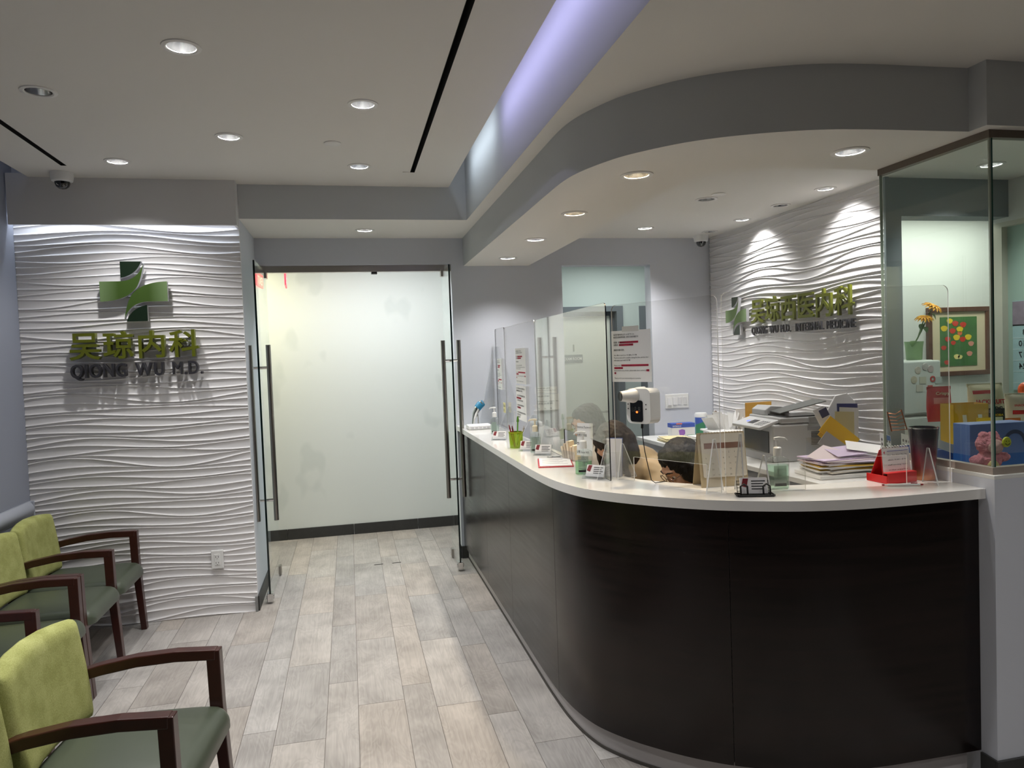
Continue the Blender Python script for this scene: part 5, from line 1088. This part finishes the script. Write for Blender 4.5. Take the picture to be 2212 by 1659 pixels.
for s in (-1, 1): MB().ball((0.030+s*0.006, -0.0545, 0.129), 0.0018, 6).build('badge_eye', M_BLACK, t)
t = thing('blue_tray', 'bright blue shallow tray with a white card in the booth', 'tray', (2.475, 2.66, ZD), math.radians(-2))
m = MB(); m.box(-0.11, -0.09, 0, 0.11, 0.09, 0.005); m.box(-0.11, -0.09, 0, 0.11, -0.084, 0.06); m.box(-0.11, 0.084, 0, 0.11, 0.09, 0.06); m.box(-0.11, -0.09, 0, -0.104, 0.09, 0.06); m.box(0.104, -0.09, 0, 0.11, 0.09, 0.06); m.build('tray', mat('tray_blue', (40, 92, 170), 0.4), t)
MB().box(-0.08, -0.001, 0, 0.08, 0.001, 0.035).build('card', M_PAPER, t, loc=(-0.01, -0.098, 0.045), rot=(0.1, 0.35, 0))
for i in range(3):
    o = MB().box(-0.075, -0.06, 0, 0.075, 0.06, 0.012).build('booklet', mat('booklet_%d' % i, [(140, 156, 140), (206, 202, 180), (124, 140, 132)][i], 0.6), loc=(2.70, 2.62, ZD+0.0122*i), rot=(0, 0, 0.1*i), bevel=0.001)
    tag(o, ['lowest sage green booklet of the small stack in the booth', 'middle cream booklet of the small stack in the booth', 'topmost grey green booklet of the small stack in the booth'][i], 'booklet', 'booklets stacked in the booth')
# snack bags
def pouch(name, label, loc, rz, w_, h, d, mt, bands, words=(), rx=0.0, group='snack bags in the booth'):
    t = thing(name, label, 'snack bag', loc, group=group, rot=(rx, 0, rz))
    def fn(u, v):
        a = 2*PI*u; k = math.sin(PI*min(1, max(0, v)))**0.55; c = math.cos(a); s = math.sin(a)
        return (w_/2*math.copysign(abs(c)**0.6, c)*(0.94+0.06*k), d/2*s*k+0.002*s, h*v)
    MB().grid(24, 12, fn, closed_u=True).build('pouch', mt, t, smooth=True, angle=2)
    MB().box(-w_/2, -0.002, h-0.012, w_/2, 0.002, h+0.004).build('top_seal', mt, t)
    for (x0, z0, x1, z1, mm) in bands:
        m = MB(); m.grid(6, 5, lambda u, v: ((x0+(x1-x0)*u), -d/2*(math.sin(PI*min(0.97, max(0.03, (z0+(z1-z0)*v)/h)))**0.55)*math.sqrt(max(0.02, 1-(abs(x0+(x1-x0)*u)/(w_/2))**3.3))-0.0025, z0+(z1-z0)*v)); m.build('print', mm, t, smooth=True)
    for (tx, sz, x, z, mm, wd_) in words: text('lettering', tx, sz, mm, t, loc=(x, -d/2-0.006, z), bold=0.03, width=wd_, align='CENTER')
    return t
RED = mat('pack_red', (200, 30, 36), 0.4); PYEL = mat('pack_yellow', (236, 190, 30), 0.4); PWHT = mat('pack_cream', (238, 230, 196), 0.4); PBLK = mat('pack_black', (26, 24, 24), 0.4)
pouch('chip_bag', 'cream and red jackfruit chips bag leaning in the booth', (3.03, 2.93, ZD+0.10), math.radians(-14), 0.17, 0.20, 0.06, PWHT, [(-0.07, 0.15, 0.03, 0.168, RED), (-0.05, 0.02, 0.06, 0.045, mat('pack_orange', (232, 140, 40), 0.4))], [('JACKFRUIT', 0.030, 0.0, 0.10, RED, 0.14), ('CHIPS', 0.034, 0.0, 0.062, PBLK, 0.11)], -0.15)
pouch('snack_pouch', 'red snack pouch behind the yellow gift bag', (2.83, 3.02, ZD+0.12), math.radians(-10), 0.12, 0.17, 0.05, RED, [(-0.04, 0.09, 0.04, 0.12, mat('pack_rose', (236, 150, 150), 0.4))], [('Crispy', 0.02, 0.0, 0.135, PWHT, 0.07)])
pouch('snack_pouch', 'small black snack pouch between the gift bag and the chips', (2.975, 2.835, ZD+0.101), math.radians(-20), 0.075, 0.085, 0.04, PBLK, [(-0.02, 0.03, 0.02, 0.05, PWHT)], [('BOBA', 0.014, 0.0, 0.055, PYEL, 0.04)])
pouch('snack_pouch', 'bright yellow candy pouch in front of the gift bag', (2.80, 2.72, ZD), math.radians(-10), 0.085, 0.16, 0.04, PYEL, [(-0.03, 0.07, -0.008, 0.11, RED), (-0.02, 0.02, 0.03, 0.05, mat('pack_brown', (140, 72, 30), 0.4))], [('NUTS', 0.014, 0.01, 0.12, RED, 0.035)])
pouch('snack_pouch', 'orange and red snack pouch under the chips bag', (3.06, 2.88, ZD), math.radians(-14), 0.17, 0.13, 0.06, mat('pack_orange2', (222, 120, 36), 0.4), [(-0.08, 0.075, 0.0, 0.11, RED)], [('SPICY', 0.02, 0.03, 0.07, PWHT, 0.06)])
pouch('snack_pouch', 'white snack pouch with red print at the right of the booth', (3.24, 2.97, ZD+0.07), math.radians(-20), 0.11, 0.17, 0.05, mat('pack_white', (226, 218, 200), 0.4), [(-0.03, 0.07, 0.03, 0.09, RED)], [('SNACK', 0.014, 0.0, 0.11, RED, 0.05)])
t = thing('gift_bag', 'yellow paper gift bag with white ribbon handles in the booth', 'gift bag', (2.86, 2.90, ZD), math.radians(-10))
m = MB(); m.prism(rect(-0.085, -0.05, 0.085, 0.05), 0, 0.002); m.box(-0.085, -0.05, 0, 0.085, -0.048, 0.215); m.box(-0.085, 0.048, 0, 0.085, 0.05, 0.215); m.box(-0.085, -0.05, 0, -0.083, 0.05, 0.215); m.box(0.083, -0.05, 0, 0.085, 0.05, 0.215)
m.build('bag', mat('bag_yellow', (216, 168, 22), 0.5), t)
for x in (-0.035, 0.04): MB().bar([(x, -0.053, 0.165), (x+0.004, -0.056, 0.11), (x+0.012, -0.054, 0.07)], (0.009, 0, 0), 0.002).build('ribbon', mat('ribbon_white', (226, 222, 210), 0.6), t)
MB().box(-0.08, -0.0512, 0.02, 0.08, -0.0502, 0.13).build('print_panel', mat('bag_print', (150, 110, 70), 0.6, vary=0.6, bscale=40), t)
t = thing('carrier_bag', 'teal and yellow folded carrier bag under the snacks', 'bag', (3.0, 2.74, ZD), math.radians(-12))
MB().box(-0.12, -0.03, 0, 0.12, 0.03, 0.10).build('bag', mat('bag_teal', (96, 170, 160), 0.5, vary=0.3, bscale=12), t, bevel=0.01); MB().box(-0.12, -0.031, 0.055, 0.12, -0.029, 0.075).build('stripe', PYEL, t)
# fridge with magnets
t = thing('refrigerator', 'white two-door refrigerator in the kitchenette', 'refrigerator', (3.472, 4.25, 0), 0)
M_FR = mat('fridge_white', (226, 232, 226), 0.35)
MB().box(-0.25, -0.24, 0.03, 0.25, 0.29, 1.497).build('cabinet', M_FR, t, bevel=0.008)
for z0, z1 in ((0.05, 1.135), (1.152, 1.494)):
    d = MB().box(-0.25, -0.30, z0, 0.25, -0.243, z1).build('door', M_FR, t, bevel=0.01)
    MB().box(-0.243, -0.312, z1-0.10 if z0 < 1 else z0+0.02, -0.235, -0.30, z1-0.02 if z0 < 1 else z0+0.10).build('handle', mat('fridge_handle', (150, 140, 140), 0.4), d, bevel=0.002)
text('lettering', 'ACE', 0.05, mat('fridge_pink', (226, 150, 150), 0.5), t, loc=(0.02, -0.3015, 0.985), bold=0.02)
for i, (x, z, nm, c) in enumerate(((0.075, 1.435, 'round', (214, 206, 190)), (0.13, 1.455, 'round', (200, 196, 190)), (0.17, 1.44, 'round', (206, 190, 186)), (0.045, 1.375, 'round', (216, 208, 180)), (0.11, 1.37, 'card', (214, 212, 190)), (0.085, 1.32, 'card', (216, 212, 196)), (0.185, 1.375, 'ring', (200, 60, 56)), (0.165, 1.305, 'tag', (206, 66, 60)), (0.228, 1.365, 'card', (196, 204, 200)))):
    lb = ['beige round magnet at the upper left of the cluster', 'grey round magnet at the top of the cluster', 'pinkish round magnet at the upper right of the cluster', 'yellowish round magnet at the left of the cluster', 'cream note in the middle of the fridge door', 'low cream note on the fridge door', 'red ring-shaped magnet on the fridge door', 'red tag magnet on the fridge door', 'grey card at the right edge of the fridge door'][i]
    loc = (3.472+x, 3.9495, z)
    if nm == 'round': o = MB().lathe([(0, -0.004), (0.022, -0.003), (0.024, 0.0), (0, 0)], 20, axis='y').build('fridge_magnet', mat('magnet_%d' % i, c, 0.5, vary=0.3, bscale=80), loc=loc, smooth=True, angle=0.7)
    elif nm == 'ring': o = MB().lathe([(0.010, -0.003), (0.020, -0.003), (0.020, 0.0), (0.010, 0.0)], 20, axis='y').build('fridge_magnet', mat('magnet_%d' % i, c, 0.5), loc=loc)
    else: o = MB().box(-0.018 if nm == 'tag' else -0.025, -0.003, -0.03 if nm == 'tag' else -0.022, 0.018 if nm == 'tag' else 0.025, 0.0, 0.03 if nm == 'tag' else 0.022).build('fridge_magnet', mat('magnet_%d' % i, c, 0.6), loc=loc)
    tag(o, lb, 'magnet', 'magnets and notes on the fridge')
# potted sunflowers on the fridge
t = thing('potted_sunflower', 'green pot of yellow artificial sunflowers on the refrigerator', 'potted plant', (3.655, 4.10, 1.4975))
MB().lathe([(0, 0), (0.044, 0), (0.048, 0.006), (0.052, 0.08), (0.056, 0.105), (0.058, 0.122), (0.052, 0.122), (0.050, 0.10), (0, 0.098)], 28).build('pot', mat('pot_green', (132, 168, 112), 0.4), t, smooth=True, angle=0.7)
def flower(h, az, tilt, lean, R):
    st = MB().tube([(0, 0, 0.10), (lean[0]*0.4, lean[1]*0.4, h*0.55), (lean[0], lean[1], h)], 0.0045, 8).build('stem', mat('stem_green', (86, 120, 62), 0.6), t, smooth=True)
    f = bpy.data.objects.new('flower_head', None); COL.objects.link(f); f.parent = t; f.location = (lean[0], lean[1], h); f.rotation_euler = (tilt, 0, az)
    MB().lathe([(0, 0.012), (R*0.30, 0.010), (R*0.36, 0.0), (R*0.2, -0.012), (0, -0.016)], 18).build('disc', mat('flower_disc', (196, 128, 22), 0.8, bump=0.6, bscale=300), f, smooth=True)
    pm = None
    for ring, (n, rr, up) in enumerate(((15, 1.0, 0.0), (13, 0.82, 0.006))):
        for i in range(n):
            if pm is None:
                q = MB(); q.grid(5, 6, lambda u, v: (R*(0.22+0.78*v), (u-0.5)*R*0.30*math.sin(PI*(0.12+0.86*v)), 0.006*math.sin(PI*v)-0.012*v*v+0.004*(2*u-1)**2)); ob = q.build('petal', mat('petal_yellow', (246, 186, 16), 0.6), f, smooth=True); pm = ob.data; ob.rotation_euler = (0, 0, 0); continue
            o = bpy.data.objects.new('petal', pm); COL.objects.link(o); o.parent = f; o.location = (0, 0, up); o.rotation_euler = (0, -0.12*ring, 2*PI*(i+0.5*ring)/n); o.scale = (rr, rr, rr)
flower(0.345, 0.4, 0.55, (0.13, -0.02), 0.068); flower(0.27, -0.5, 0.35, (0.055, -0.03), 0.058)
for lx, ly, lz, az in ((0.05, -0.02, 0.215, 0.2), (0.065, -0.02, 0.235, 1.4), (0.10, -0.02, 0.30, -0.4), (0.02, -0.02, 0.12, 2.4), (-0.02, -0.03, 0.125, 3.6)):
    q = MB(); q.grid(5, 7, lambda u, v: (0.055*v, (u-0.5)*0.042*math.sin(PI*(0.05+0.93*v)), 0.012*math.sin(PI*v)-0.02*v*v)); o = q.build('leaf', mat('leaf_green', (84, 122, 56), 0.6), t, smooth=True, loc=(lx, ly, lz)); o.rotation_euler = (0, 0.4, az)
# framed poppy painting
t = thing('framed_painting', 'framed painting of red and yellow poppies on the kitchenette wall', 'painting', (4.50, 4.62, 1.608))
W_, H_ = 0.277, 0.258
m = MB()
m.box(-W_, -0.03, H_-0.035, W_, 0, H_); m.box(-W_, -0.03, -H_, W_, 0, -H_+0.035); m.box(-W_, -0.03, -H_+0.035, -W_+0.035, 0, H_-0.035); m.box(W_-0.035, -0.03, -H_+0.035, W_, 0, H_-0.035); m.build('frame', mat('frame_brown', (92, 58, 42), 0.4), t, bevel=0.004)
MB().box(-W_+0.034, -0.014, -H_+0.034, W_-0.034, -0.004, H_-0.034).build('mat_board', mat('mat_cream', (222, 208, 176), 0.8), t)
MB().box(-0.165, -0.017, -0.185, 0.165, -0.0135, 0.185).build('canvas', mat('canvas_green', (66, 116, 58), 0.8, vary=0.45, bscale=14), t)
rnd = random.Random(5)
blooms = [(-0.08, 0.155, 'y'), (-0.03, 0.135, 'r'), (0.04, 0.125, 'r'), (-0.13, 0.10, 'y'), (-0.055, 0.08, 'r'), (0.01, 0.09, 'y'), (0.01, 0.06, 'o'), (-0.10, 0.02, 'r'), (-0.02, 0.03, 'y'), (0.035, 0.015, 'r'), (0.085, 0.03, 'y'), (-0.05, -0.01, 'r'), (0.11, -0.02, 'p'), (-0.135, -0.045, 'r'), (0.095, -0.095, 'p'), (-0.02, -0.115, 'c'), (0.01, -0.118, 'c'), (-0.11, -0.155, 'r')]
for x, z, k in blooms:
    c = {'y': (236, 206, 40), 'r': (206, 62, 44), 'o': (222, 110, 60), 'p': (222, 150, 130), 'c': (232, 220, 140)}[k]
    a = rnd.uniform(0.018, 0.026); pts = [(a*1.15*math.cos(q)*(1+0.12*math.sin(3*q)), a*0.85*math.sin(q)) for q in [2*PI*i/14 for i in range(14)]]
    MB().prism(pts, 0, 0.0012).build('painted_bloom', mat('bloom_'+k, c, 0.8), t, loc=(x, -0.0172, z), rot=(PI/2, 0, 0))
# wall calendar hanging on the green glass, seen from behind
t = thing('wall_calendar', 'large pale blue wall calendar hanging on the green glass', 'calendar', (3.985, 3.45, 1.30), -PI/2)
MB().box(-0.22, -0.002, 0, 0.22, 0.0, 0.545).build('sheet', mat('calendar_blue', (176, 208, 212), 0.6), t)
MB().box(-0.22, -0.0032, 0.40, 0.22, -0.0022, 0.54).build('picture', mat('calendar_picture', (150, 136, 150), 0.7, vary=0.5, bscale=18), t)
MB().box(-0.22, -0.0032, 0.392, 0.22, -0.0022, 0.40).build('header_rule', M_INK, t)
for i, row in enumerate((('3', '2'), ('10', '9'), ('17', '16'), ('24', '23'))):
    for j, s in enumerate(row):
        o = text('date', s, 0.05, M_INK, t, loc=(-0.13+0.11*j, -0.0035, 0.335-0.068*i), bold=0.01); o.scale = (-1, 1, 1)
for i in range(5): MB().box(-0.22, -0.003, 0.315-0.068*i, 0.22, -0.0022, 0.319-0.068*i).build('row_rule', mat('rule_pale', (206, 226, 228), 0.6), t)
o = tag(MB().ball((0, 0, 0.04), (0.03, 0.03, 0.04), 16).build('orange_ornament', mat('ornament_orange', (236, 96, 36), 0.4), loc=(3.38, 3.05, ZD+0.21)), 'small orange ornament on a white box at the right of the booth', 'ornament')
o = tag(MB().box(-0.05, -0.04, 0, 0.05, 0.04, 0.21).build('white_box', M_WPLAS, loc=(3.38, 3.06, ZD), bevel=0.004), 'upright white box carrying the orange ornament in the booth', 'box')
# hall exit sign
t = thing('exit_sign', 'red lit exit sign hanging in the hall beyond the glass doors', 'exit sign', (-0.475, 6.32, 2.577), math.radians(3))
MB().tube([(0, 0, 0), (0, 0, -0.20)], 0.006, 8).build('stem', M_WPLAS, t)
o = MB().box(-0.006, -0.15, -0.31, 0.006, 0.15, -0.20).build('panel', mat('exit_red', (226, 70, 84), 0.4, emit=(255, 60, 80), estr=1.6), t)
for s in (-1, 1): text('lettering', 'EXIT', 0.09, M_PAPER, t, loc=(s*0.0072, -0.11*s, -0.288), rot=(PI/2, 0, s*PI/2), bold=0.03, width=0.22)
# ================================================================== PEOPLE
SKIN = mat('skin', (206, 160, 132), 0.55); HAIR = mat('hair_dark', (30, 23, 20), 0.6, spec=0.35, vary=0.4, bscale=90); HAIRB = mat('hair_brown', (34, 22, 16), 0.6, spec=0.35, vary=0.5, bscale=90); HAIRK = mat('hair_black', (20, 18, 18), 0.6, spec=0.35, vary=0.4, bscale=90)
for hm in (HAIR, HAIRB, HAIRK):
    nt = hm.node_tree; tn = [n for n in nt.nodes if n.type == 'TEX_NOISE'][0]; tc = [n for n in nt.nodes if n.type == 'TEX_COORD'][0]
    mp = nt.nodes.new('ShaderNodeMapping'); mp.inputs['Scale'].default_value = (1.6, 1.6, 0.14); nt.links.new(tc.outputs['Object'], mp.inputs[0]); nt.links.new(mp.outputs[0], tn.inputs['Vector'])
    bp = nt.nodes.new('ShaderNodeBump'); bp.inputs['Strength'].default_value = 0.7; bp.inputs['Distance'].default_value = 0.004; nt.links.new(tn.outputs['Fac'], bp.inputs['Height']); nt.links.new(bp.outputs[0], nt.nodes['Principled BSDF'].inputs['Normal'])
def capsule(m, a, b, ra, rb, n=14):
    a, b = Vector(a), Vector(b); L = (b-a); d = L.normalized() if L.length > 1e-6 else Vector((0, 0, 1))
    pts, rs = [], []
    for k in range(5): t_ = math.radians(90-18*k); pts.append(a-d*ra*math.sin(t_)); rs.append(max(0.0008, ra*math.cos(t_)))
    pts.append(a); rs.append(ra); pts.append(b); rs.append(rb)
    for k in range(1, 6): t_ = math.radians(18*k); pts.append(b+d*rb*math.sin(t_)); rs.append(max(0.0008, rb*math.cos(t_)))
    m.tube([p[:] for p in pts], rs, n)
def remesh(m, name, mt, parent, vox, sm=6):
    o = m.build(name, mt, parent, smooth=True, angle=3.1); r = o.modifiers.new('join', 'REMESH'); r.mode = 'VOXEL'; r.voxel_size = vox; r.use_smooth_shade = True
    s = o.modifiers.new('soften', 'SMOOTH'); s.factor = 0.5; s.iterations = sm; return o
def person(label, loc, rz, head, pitch, yaw, hairm, hair_style, coat, coat_col, puffy=False, glasses=False, trousers=(52, 54, 62)):
    """seated on a chair 0.47 m high, facing local +y; head = centre of the skull in local coordinates"""
    t = thing('person', label, 'person', loc, rz, 'reception staff behind the counter')
    hp = Vector((0, 0.0, 0.55)); hd = Vector(head); neck = hd+Euler((pitch, 0, 0)).to_matrix() @ Vector((0, -0.045, -0.135)); sh = neck+Vector((0, -0.05, -0.065))
    HM = Matrix.Translation(hd) @ Euler((pitch, 0, yaw)).to_matrix().to_4x4()
    H = lambda x, y, z: (HM @ Vector((x, y, z)))[:]
    b = MB()
    def hball(c, r):
        k = MB(); k.ball((0, 0, 0), r, 20); R = HM.to_3x3(); c_ = HM @ Vector(c); b.add([(R @ Vector(v)+c_)[:] for v in k.v], k.f)
    hball((0, -0.012, 0.022), (0.074, 0.092, 0.088)); hball((0, 0.018, -0.045), (0.058, 0.066, 0.062)); hball((0, 0.052, -0.088), (0.030, 0.026, 0.024))
    hball((0, 0.078, -0.028), (0.013, 0.018, 0.014)); hball((0, 0.074, -0.008), (0.009, 0.014, 0.024)); hball((0, 0.066, 0.030), (0.05, 0.018, 0.014)); hball((0, 0.068, -0.066), (0.022, 0.012, 0.010))
    for s in (-1, 1): hball((s*0.040, 0.052, -0.03), (0.020, 0.022, 0.022)); hball((s*0.074, -0.012, -0.012), (0.010, 0.018, 0.030))
    capsule(b, H(0, -0.015, -0.07), neck+Vector((0, -0.01, -0.03)), 0.052, 0.055)
    capsule(b, neck+Vector((0, -0.02, -0.06)), hp+Vector((0, 0, 0.05)), 0.095, 0.12); capsule(b, sh+Vector((-0.14, 0, 0)), sh+Vector((0.14, 0, 0)), 0.062, 0.062)
    capsule(b, hp+Vector((-0.08, 0, 0)), hp+Vector((0.08, 0, 0)), 0.115, 0.115)
    J = {}
    for s in (-1, 1):
        S = sh+Vector((s*0.175, 0, -0.012)); El = S+Vector((s*0.05, 0.13, -0.20)); W = Vector((s*0.12, min(0.50, hd.y+0.20), 0.785)); J[s] = (S, El, W)
        capsule(b, S, El, 0.048, 0.038); capsule(b, El, W, 0.036, 0.024)
        # hand: palm, four fingers of unequal length, thumb off the side of the palm
        f = (W-El).normalized(); f.z = 0; f.normalize(); side = Vector((-f.y, f.x, 0))*s
        P = W+f*0.045+Vector((0, 0, -0.012)); capsule(b, W, P, 0.023, 0.026); capsule(b, P-side*0.02, P+side*0.02, 0.017, 0.016)
        for i, ln in enumerate((0.062, 0.070, 0.066, 0.050)):
            r0 = P+side*(0.028-0.0185*i)+f*0.022; k1 = r0+f*ln*0.5+Vector((0, 0, 0.004)); k2 = k1+f*ln*0.45+Vector((0, 0, -0.016))
            capsule(b, r0, k1, 0.0088, 0.0082, 8); capsule(b, k1, k2, 0.0080, 0.0068, 8)
        th0 = P+side*0.030-f*0.015; th1 = th0+side*0.024+f*0.022; capsule(b, th0, th1, 0.0105, 0.0095, 8); capsule(b, th1, th1+f*0.028+side*0.004+Vector((0, 0, -0.006)), 0.0092, 0.0078, 8)
        K = Vector((s*0.11, 0.42, 0.56)); A = Vector((s*0.12, 0.36, 0.10)); capsule(b, hp+Vector((s*0.09, 0.02, -0.01)), K, 0.082, 0.056); capsule(b, K, A, 0.054, 0.036); capsule(b, A+Vector((0, -0.03, -0.05)), A+Vector((0, 0.13, -0.065)), 0.034, 0.028)
    remesh(b, 'body', SKIN, t, 0.0055, 3)
    # eyes, brows, mouth
    for s in (-1, 1):
        MB().ball((0, 0, 0), (0.011, 0.006, 0.0065), 12).build('eye', mat('eye_white', (222, 214, 208), 0.3), t, loc=H(s*0.031, 0.066, 0.004), rot=HM.to_euler())
        MB().ball((0, 0, 0), (0.0055, 0.004, 0.0058), 10).build('iris', mat('iris_dark', (30, 20, 16), 0.2), t, loc=H(s*0.031, 0.0705, 0.002), rot=HM.to_euler())
        MB().tube([H(s*0.014, 0.084, 0.030), H(s*0.032, 0.080, 0.036), H(s*0.050, 0.066, 0.030)], [0.0022, 0.003, 0.0018], 6).build('eyebrow', hairm, t, smooth=True)
    MB().ball((0, 0, 0), (0.019, 0.006, 0.006), 12).build('mouth', mat('lips', (176, 96, 92), 0.45), t, loc=H(0, 0.077, -0.067), rot=HM.to_euler())
    if glasses:
        m = MB()
        for s in (-1, 1):
            m.tube([H(s*0.033+0.022*math.cos(a), 0.088, 0.002+0.018*math.sin(a)) for a in [2*PI*i/16 for i in range(17)]], 0.0016, 6, cap=False); m.tube([H(s*0.055, 0.086, 0.006), H(s*0.078, 0.02, 0.006), H(s*0.078, -0.02, -0.002)], 0.0016, 6)
        m.tube([H(-0.011, 0.089, 0.004), H(0.011, 0.089, 0.004)], 0.0016, 6); m.build('glasses', mat('specs', (120, 100, 92), 0.3, metal=0.6), t, smooth=True)
    # hair
    h = MB()
    def hh(c, r):
        k = MB(); k.ball((0, 0, 0), r, 22); R = HM.to_3x3(); c_ = HM @ Vector(c); h.add([(R @ Vector(v)+c_)[:] for v in k.v], k.f)
    hh((0, -0.024, 0.036), (0.088, 0.096, 0.092)); hh((0, -0.050, -0.005), (0.086, 0.072, 0.09)); hh((0, 0.018, 0.078), (0.062, 0.052, 0.042))
    for s in (-1, 1):
        hh((s*0.062, -0.01, 0.0), (0.026, 0.056, 0.075))
        if hair_style == 'long':
            capsule(h, H(s*0.062, -0.02, -0.02), Vector(H(s*0.075, -0.01, -0.12))+Vector((0, -0.005, -0.06)), 0.034, 0.026); capsule(h, H(s*0.045, -0.06, -0.03), Vector(H(s*0.05, -0.06, -0.16))+Vector((0, -0.02, -0.04)), 0.05, 0.034)
        if hair_style == 'curtain':
            capsule(h, H(s*0.066, 0.03, 0.01), Vector(H(s*0.070, 0.05, -0.10))+Vector((0, 0, -0.12)), 0.036, 0.026); capsule(h, H(s*0.05, -0.05, 0.0), Vector(H(s*0.06, -0.03, -0.14))+Vector((0, 0, -0.08)), 0.05, 0.032)
        if hair_style == 'bob':
            capsule(h, H(s*0.070, -0.02, 0.0), Vector(H(s*0.082, -0.012, -0.11)), 0.036, 0.030); capsule(h, H(s*0.045, -0.06, -0.02), Vector(H(s*0.05, -0.06, -0.12)), 0.05, 0.044)
    o = remesh(h, 'hair', hairm, t, 0.006, 3)
    tx = bpy.data.textures.new('strands', 'CLOUDS'); tx.noise_scale = 0.02; d = o.modifiers.new('strands', 'DISPLACE'); d.texture = tx; d.strength = 0.012; d.mid_level = 0.5
    # coat and trousers
    c = MB(); e = 0.018 if not puffy else 0.032
    capsule(c, neck+Vector((0, -0.03, -0.075)), hp+Vector((0, -0.005, 0.02)), 0.105+e, 0.135+e); capsule(c, sh+Vector((-0.145, 0, -0.005)), sh+Vector((0.145, 0, -0.005)), 0.062+e, 0.062+e)
    for s in (-1, 1):
        S, El, W = J[s]; capsule(c, S, El, 0.050+e, 0.042+e); capsule(c, El, El+(W-El)*0.9, 0.040+e*0.9, 0.028+e*0.7)
    capsule(c, neck+Vector((-0.03, -0.02, -0.03)), neck+Vector((0.03, -0.02, -0.03)), 0.058+e*0.5, 0.058+e*0.5)
    o = remesh(c, coat, coat_col, t, 0.008, 4)
    if puffy:
        tx = bpy.data.textures.new('quilt', 'WOOD'); tx.noise_scale = 0.06; tx.wood_type = 'BANDS'; d = o.modifiers.new('quilt', 'DISPLACE'); d.texture = tx; d.strength = 0.012; d.mid_level = 0.5
    p = MB()
    for s in (-1, 1):
        K = Vector((s*0.11, 0.42, 0.56)); A = Vector((s*0.12, 0.36, 0.13)); capsule(p, hp+Vector((s*0.09, 0.0, -0.005)), K, 0.095, 0.066); capsule(p, K, A, 0.064, 0.048)
    capsule(p, hp+Vector((-0.08, -0.01, 0.0)), hp+Vector((0.08, -0.01, 0.0)), 0.13, 0.13); remesh(p, 'trousers', mat('trousers_dark', trousers, 0.8), t, 0.010, 3)
    return t
def office_chair(label, loc, rz):
    t = thing('office_chair', label, 'chair', loc, rz, 'staff chairs behind the counter')
    G = mat('chair_black_fabric', (34, 34, 36), 0.8)
    MB().box(-0.23, -0.22, 0.35, 0.23, 0.24, 0.415).build('seat', G, t, bevel=0.03, seg=3); MB().box(-0.20, -0.29, 0.52, 0.20, -0.24, 0.90).build('backrest', G, t, bevel=0.02, seg=3)
    MB().bar([(0, -0.15, 0.34), (0, -0.28, 0.36), (0, -0.30, 0.56)], (0.03, 0, 0), 0.012).build('back_bracket', M_BLACK, t)
    MB().tube([(0, 0, 0.08), (0, 0, 0.35)], 0.026, 12).build('gas_lift', M_BLACK, t, smooth=True)
    for i in range(5):
        a = 2*PI*i/5; MB().bar([(0, 0, 0.10), (0.26*math.cos(a), 0.26*math.sin(a), 0.065)], (-0.018*math.sin(a), 0.018*math.cos(a), 0), 0.03).build('base_spoke', M_BLACK, t)
        MB().lathe([(0, -0.02), (0.028, -0.02), (0.028, 0.02), (0, 0.02)], 12, axis='x').build('caster', M_BLACK, t, loc=(0.26*math.cos(a), 0.26*math.sin(a), 0.0285))
    return t
RZP = math.radians(101)
def seat_at(hx, hy, fwd): return (hx+fwd*math.sin(RZP), hy-fwd*math.cos(RZP), 0)
for lb, cl, hx, hy, hz, fw, pit, yw, hm, hs, cn, cc, pf, gl in (
        ('woman with long dark hair looking down, seated farthest along the counter', 'staff chair of the woman farthest along the counter', 1.40, 4.20, 1.185, 0.30, -0.30, 0.18, HAIR, 'long', 'sweater', mat('sweater_white', (214, 212, 210), 0.8), False, False),
        ('woman in a beige puffer jacket bent low over the desk, brown hair hanging forward', 'staff chair of the woman in the beige jacket', 1.285, 3.43, 1.145, 0.36, -0.75, 0.1, HAIRB, 'curtain', 'puffer_jacket', mat('jacket_beige', (156, 138, 112), 0.55, vary=0.12, bscale=12), True, False),
        ('woman with black bobbed hair and glasses behind the thermometer shield', 'staff chair of the woman with black hair', 1.425, 2.965, 1.10, 0.38, -0.62, -0.15, HAIRK, 'bob', 'jacket', mat('jacket_black', (26, 26, 28), 0.7), False, True)):
    L = seat_at(hx, hy, fw); person(lb, L, RZP, (0, fw, hz), pit, yw, hm, hs, cn, cc, pf, gl); office_chair(cl, L, RZP)
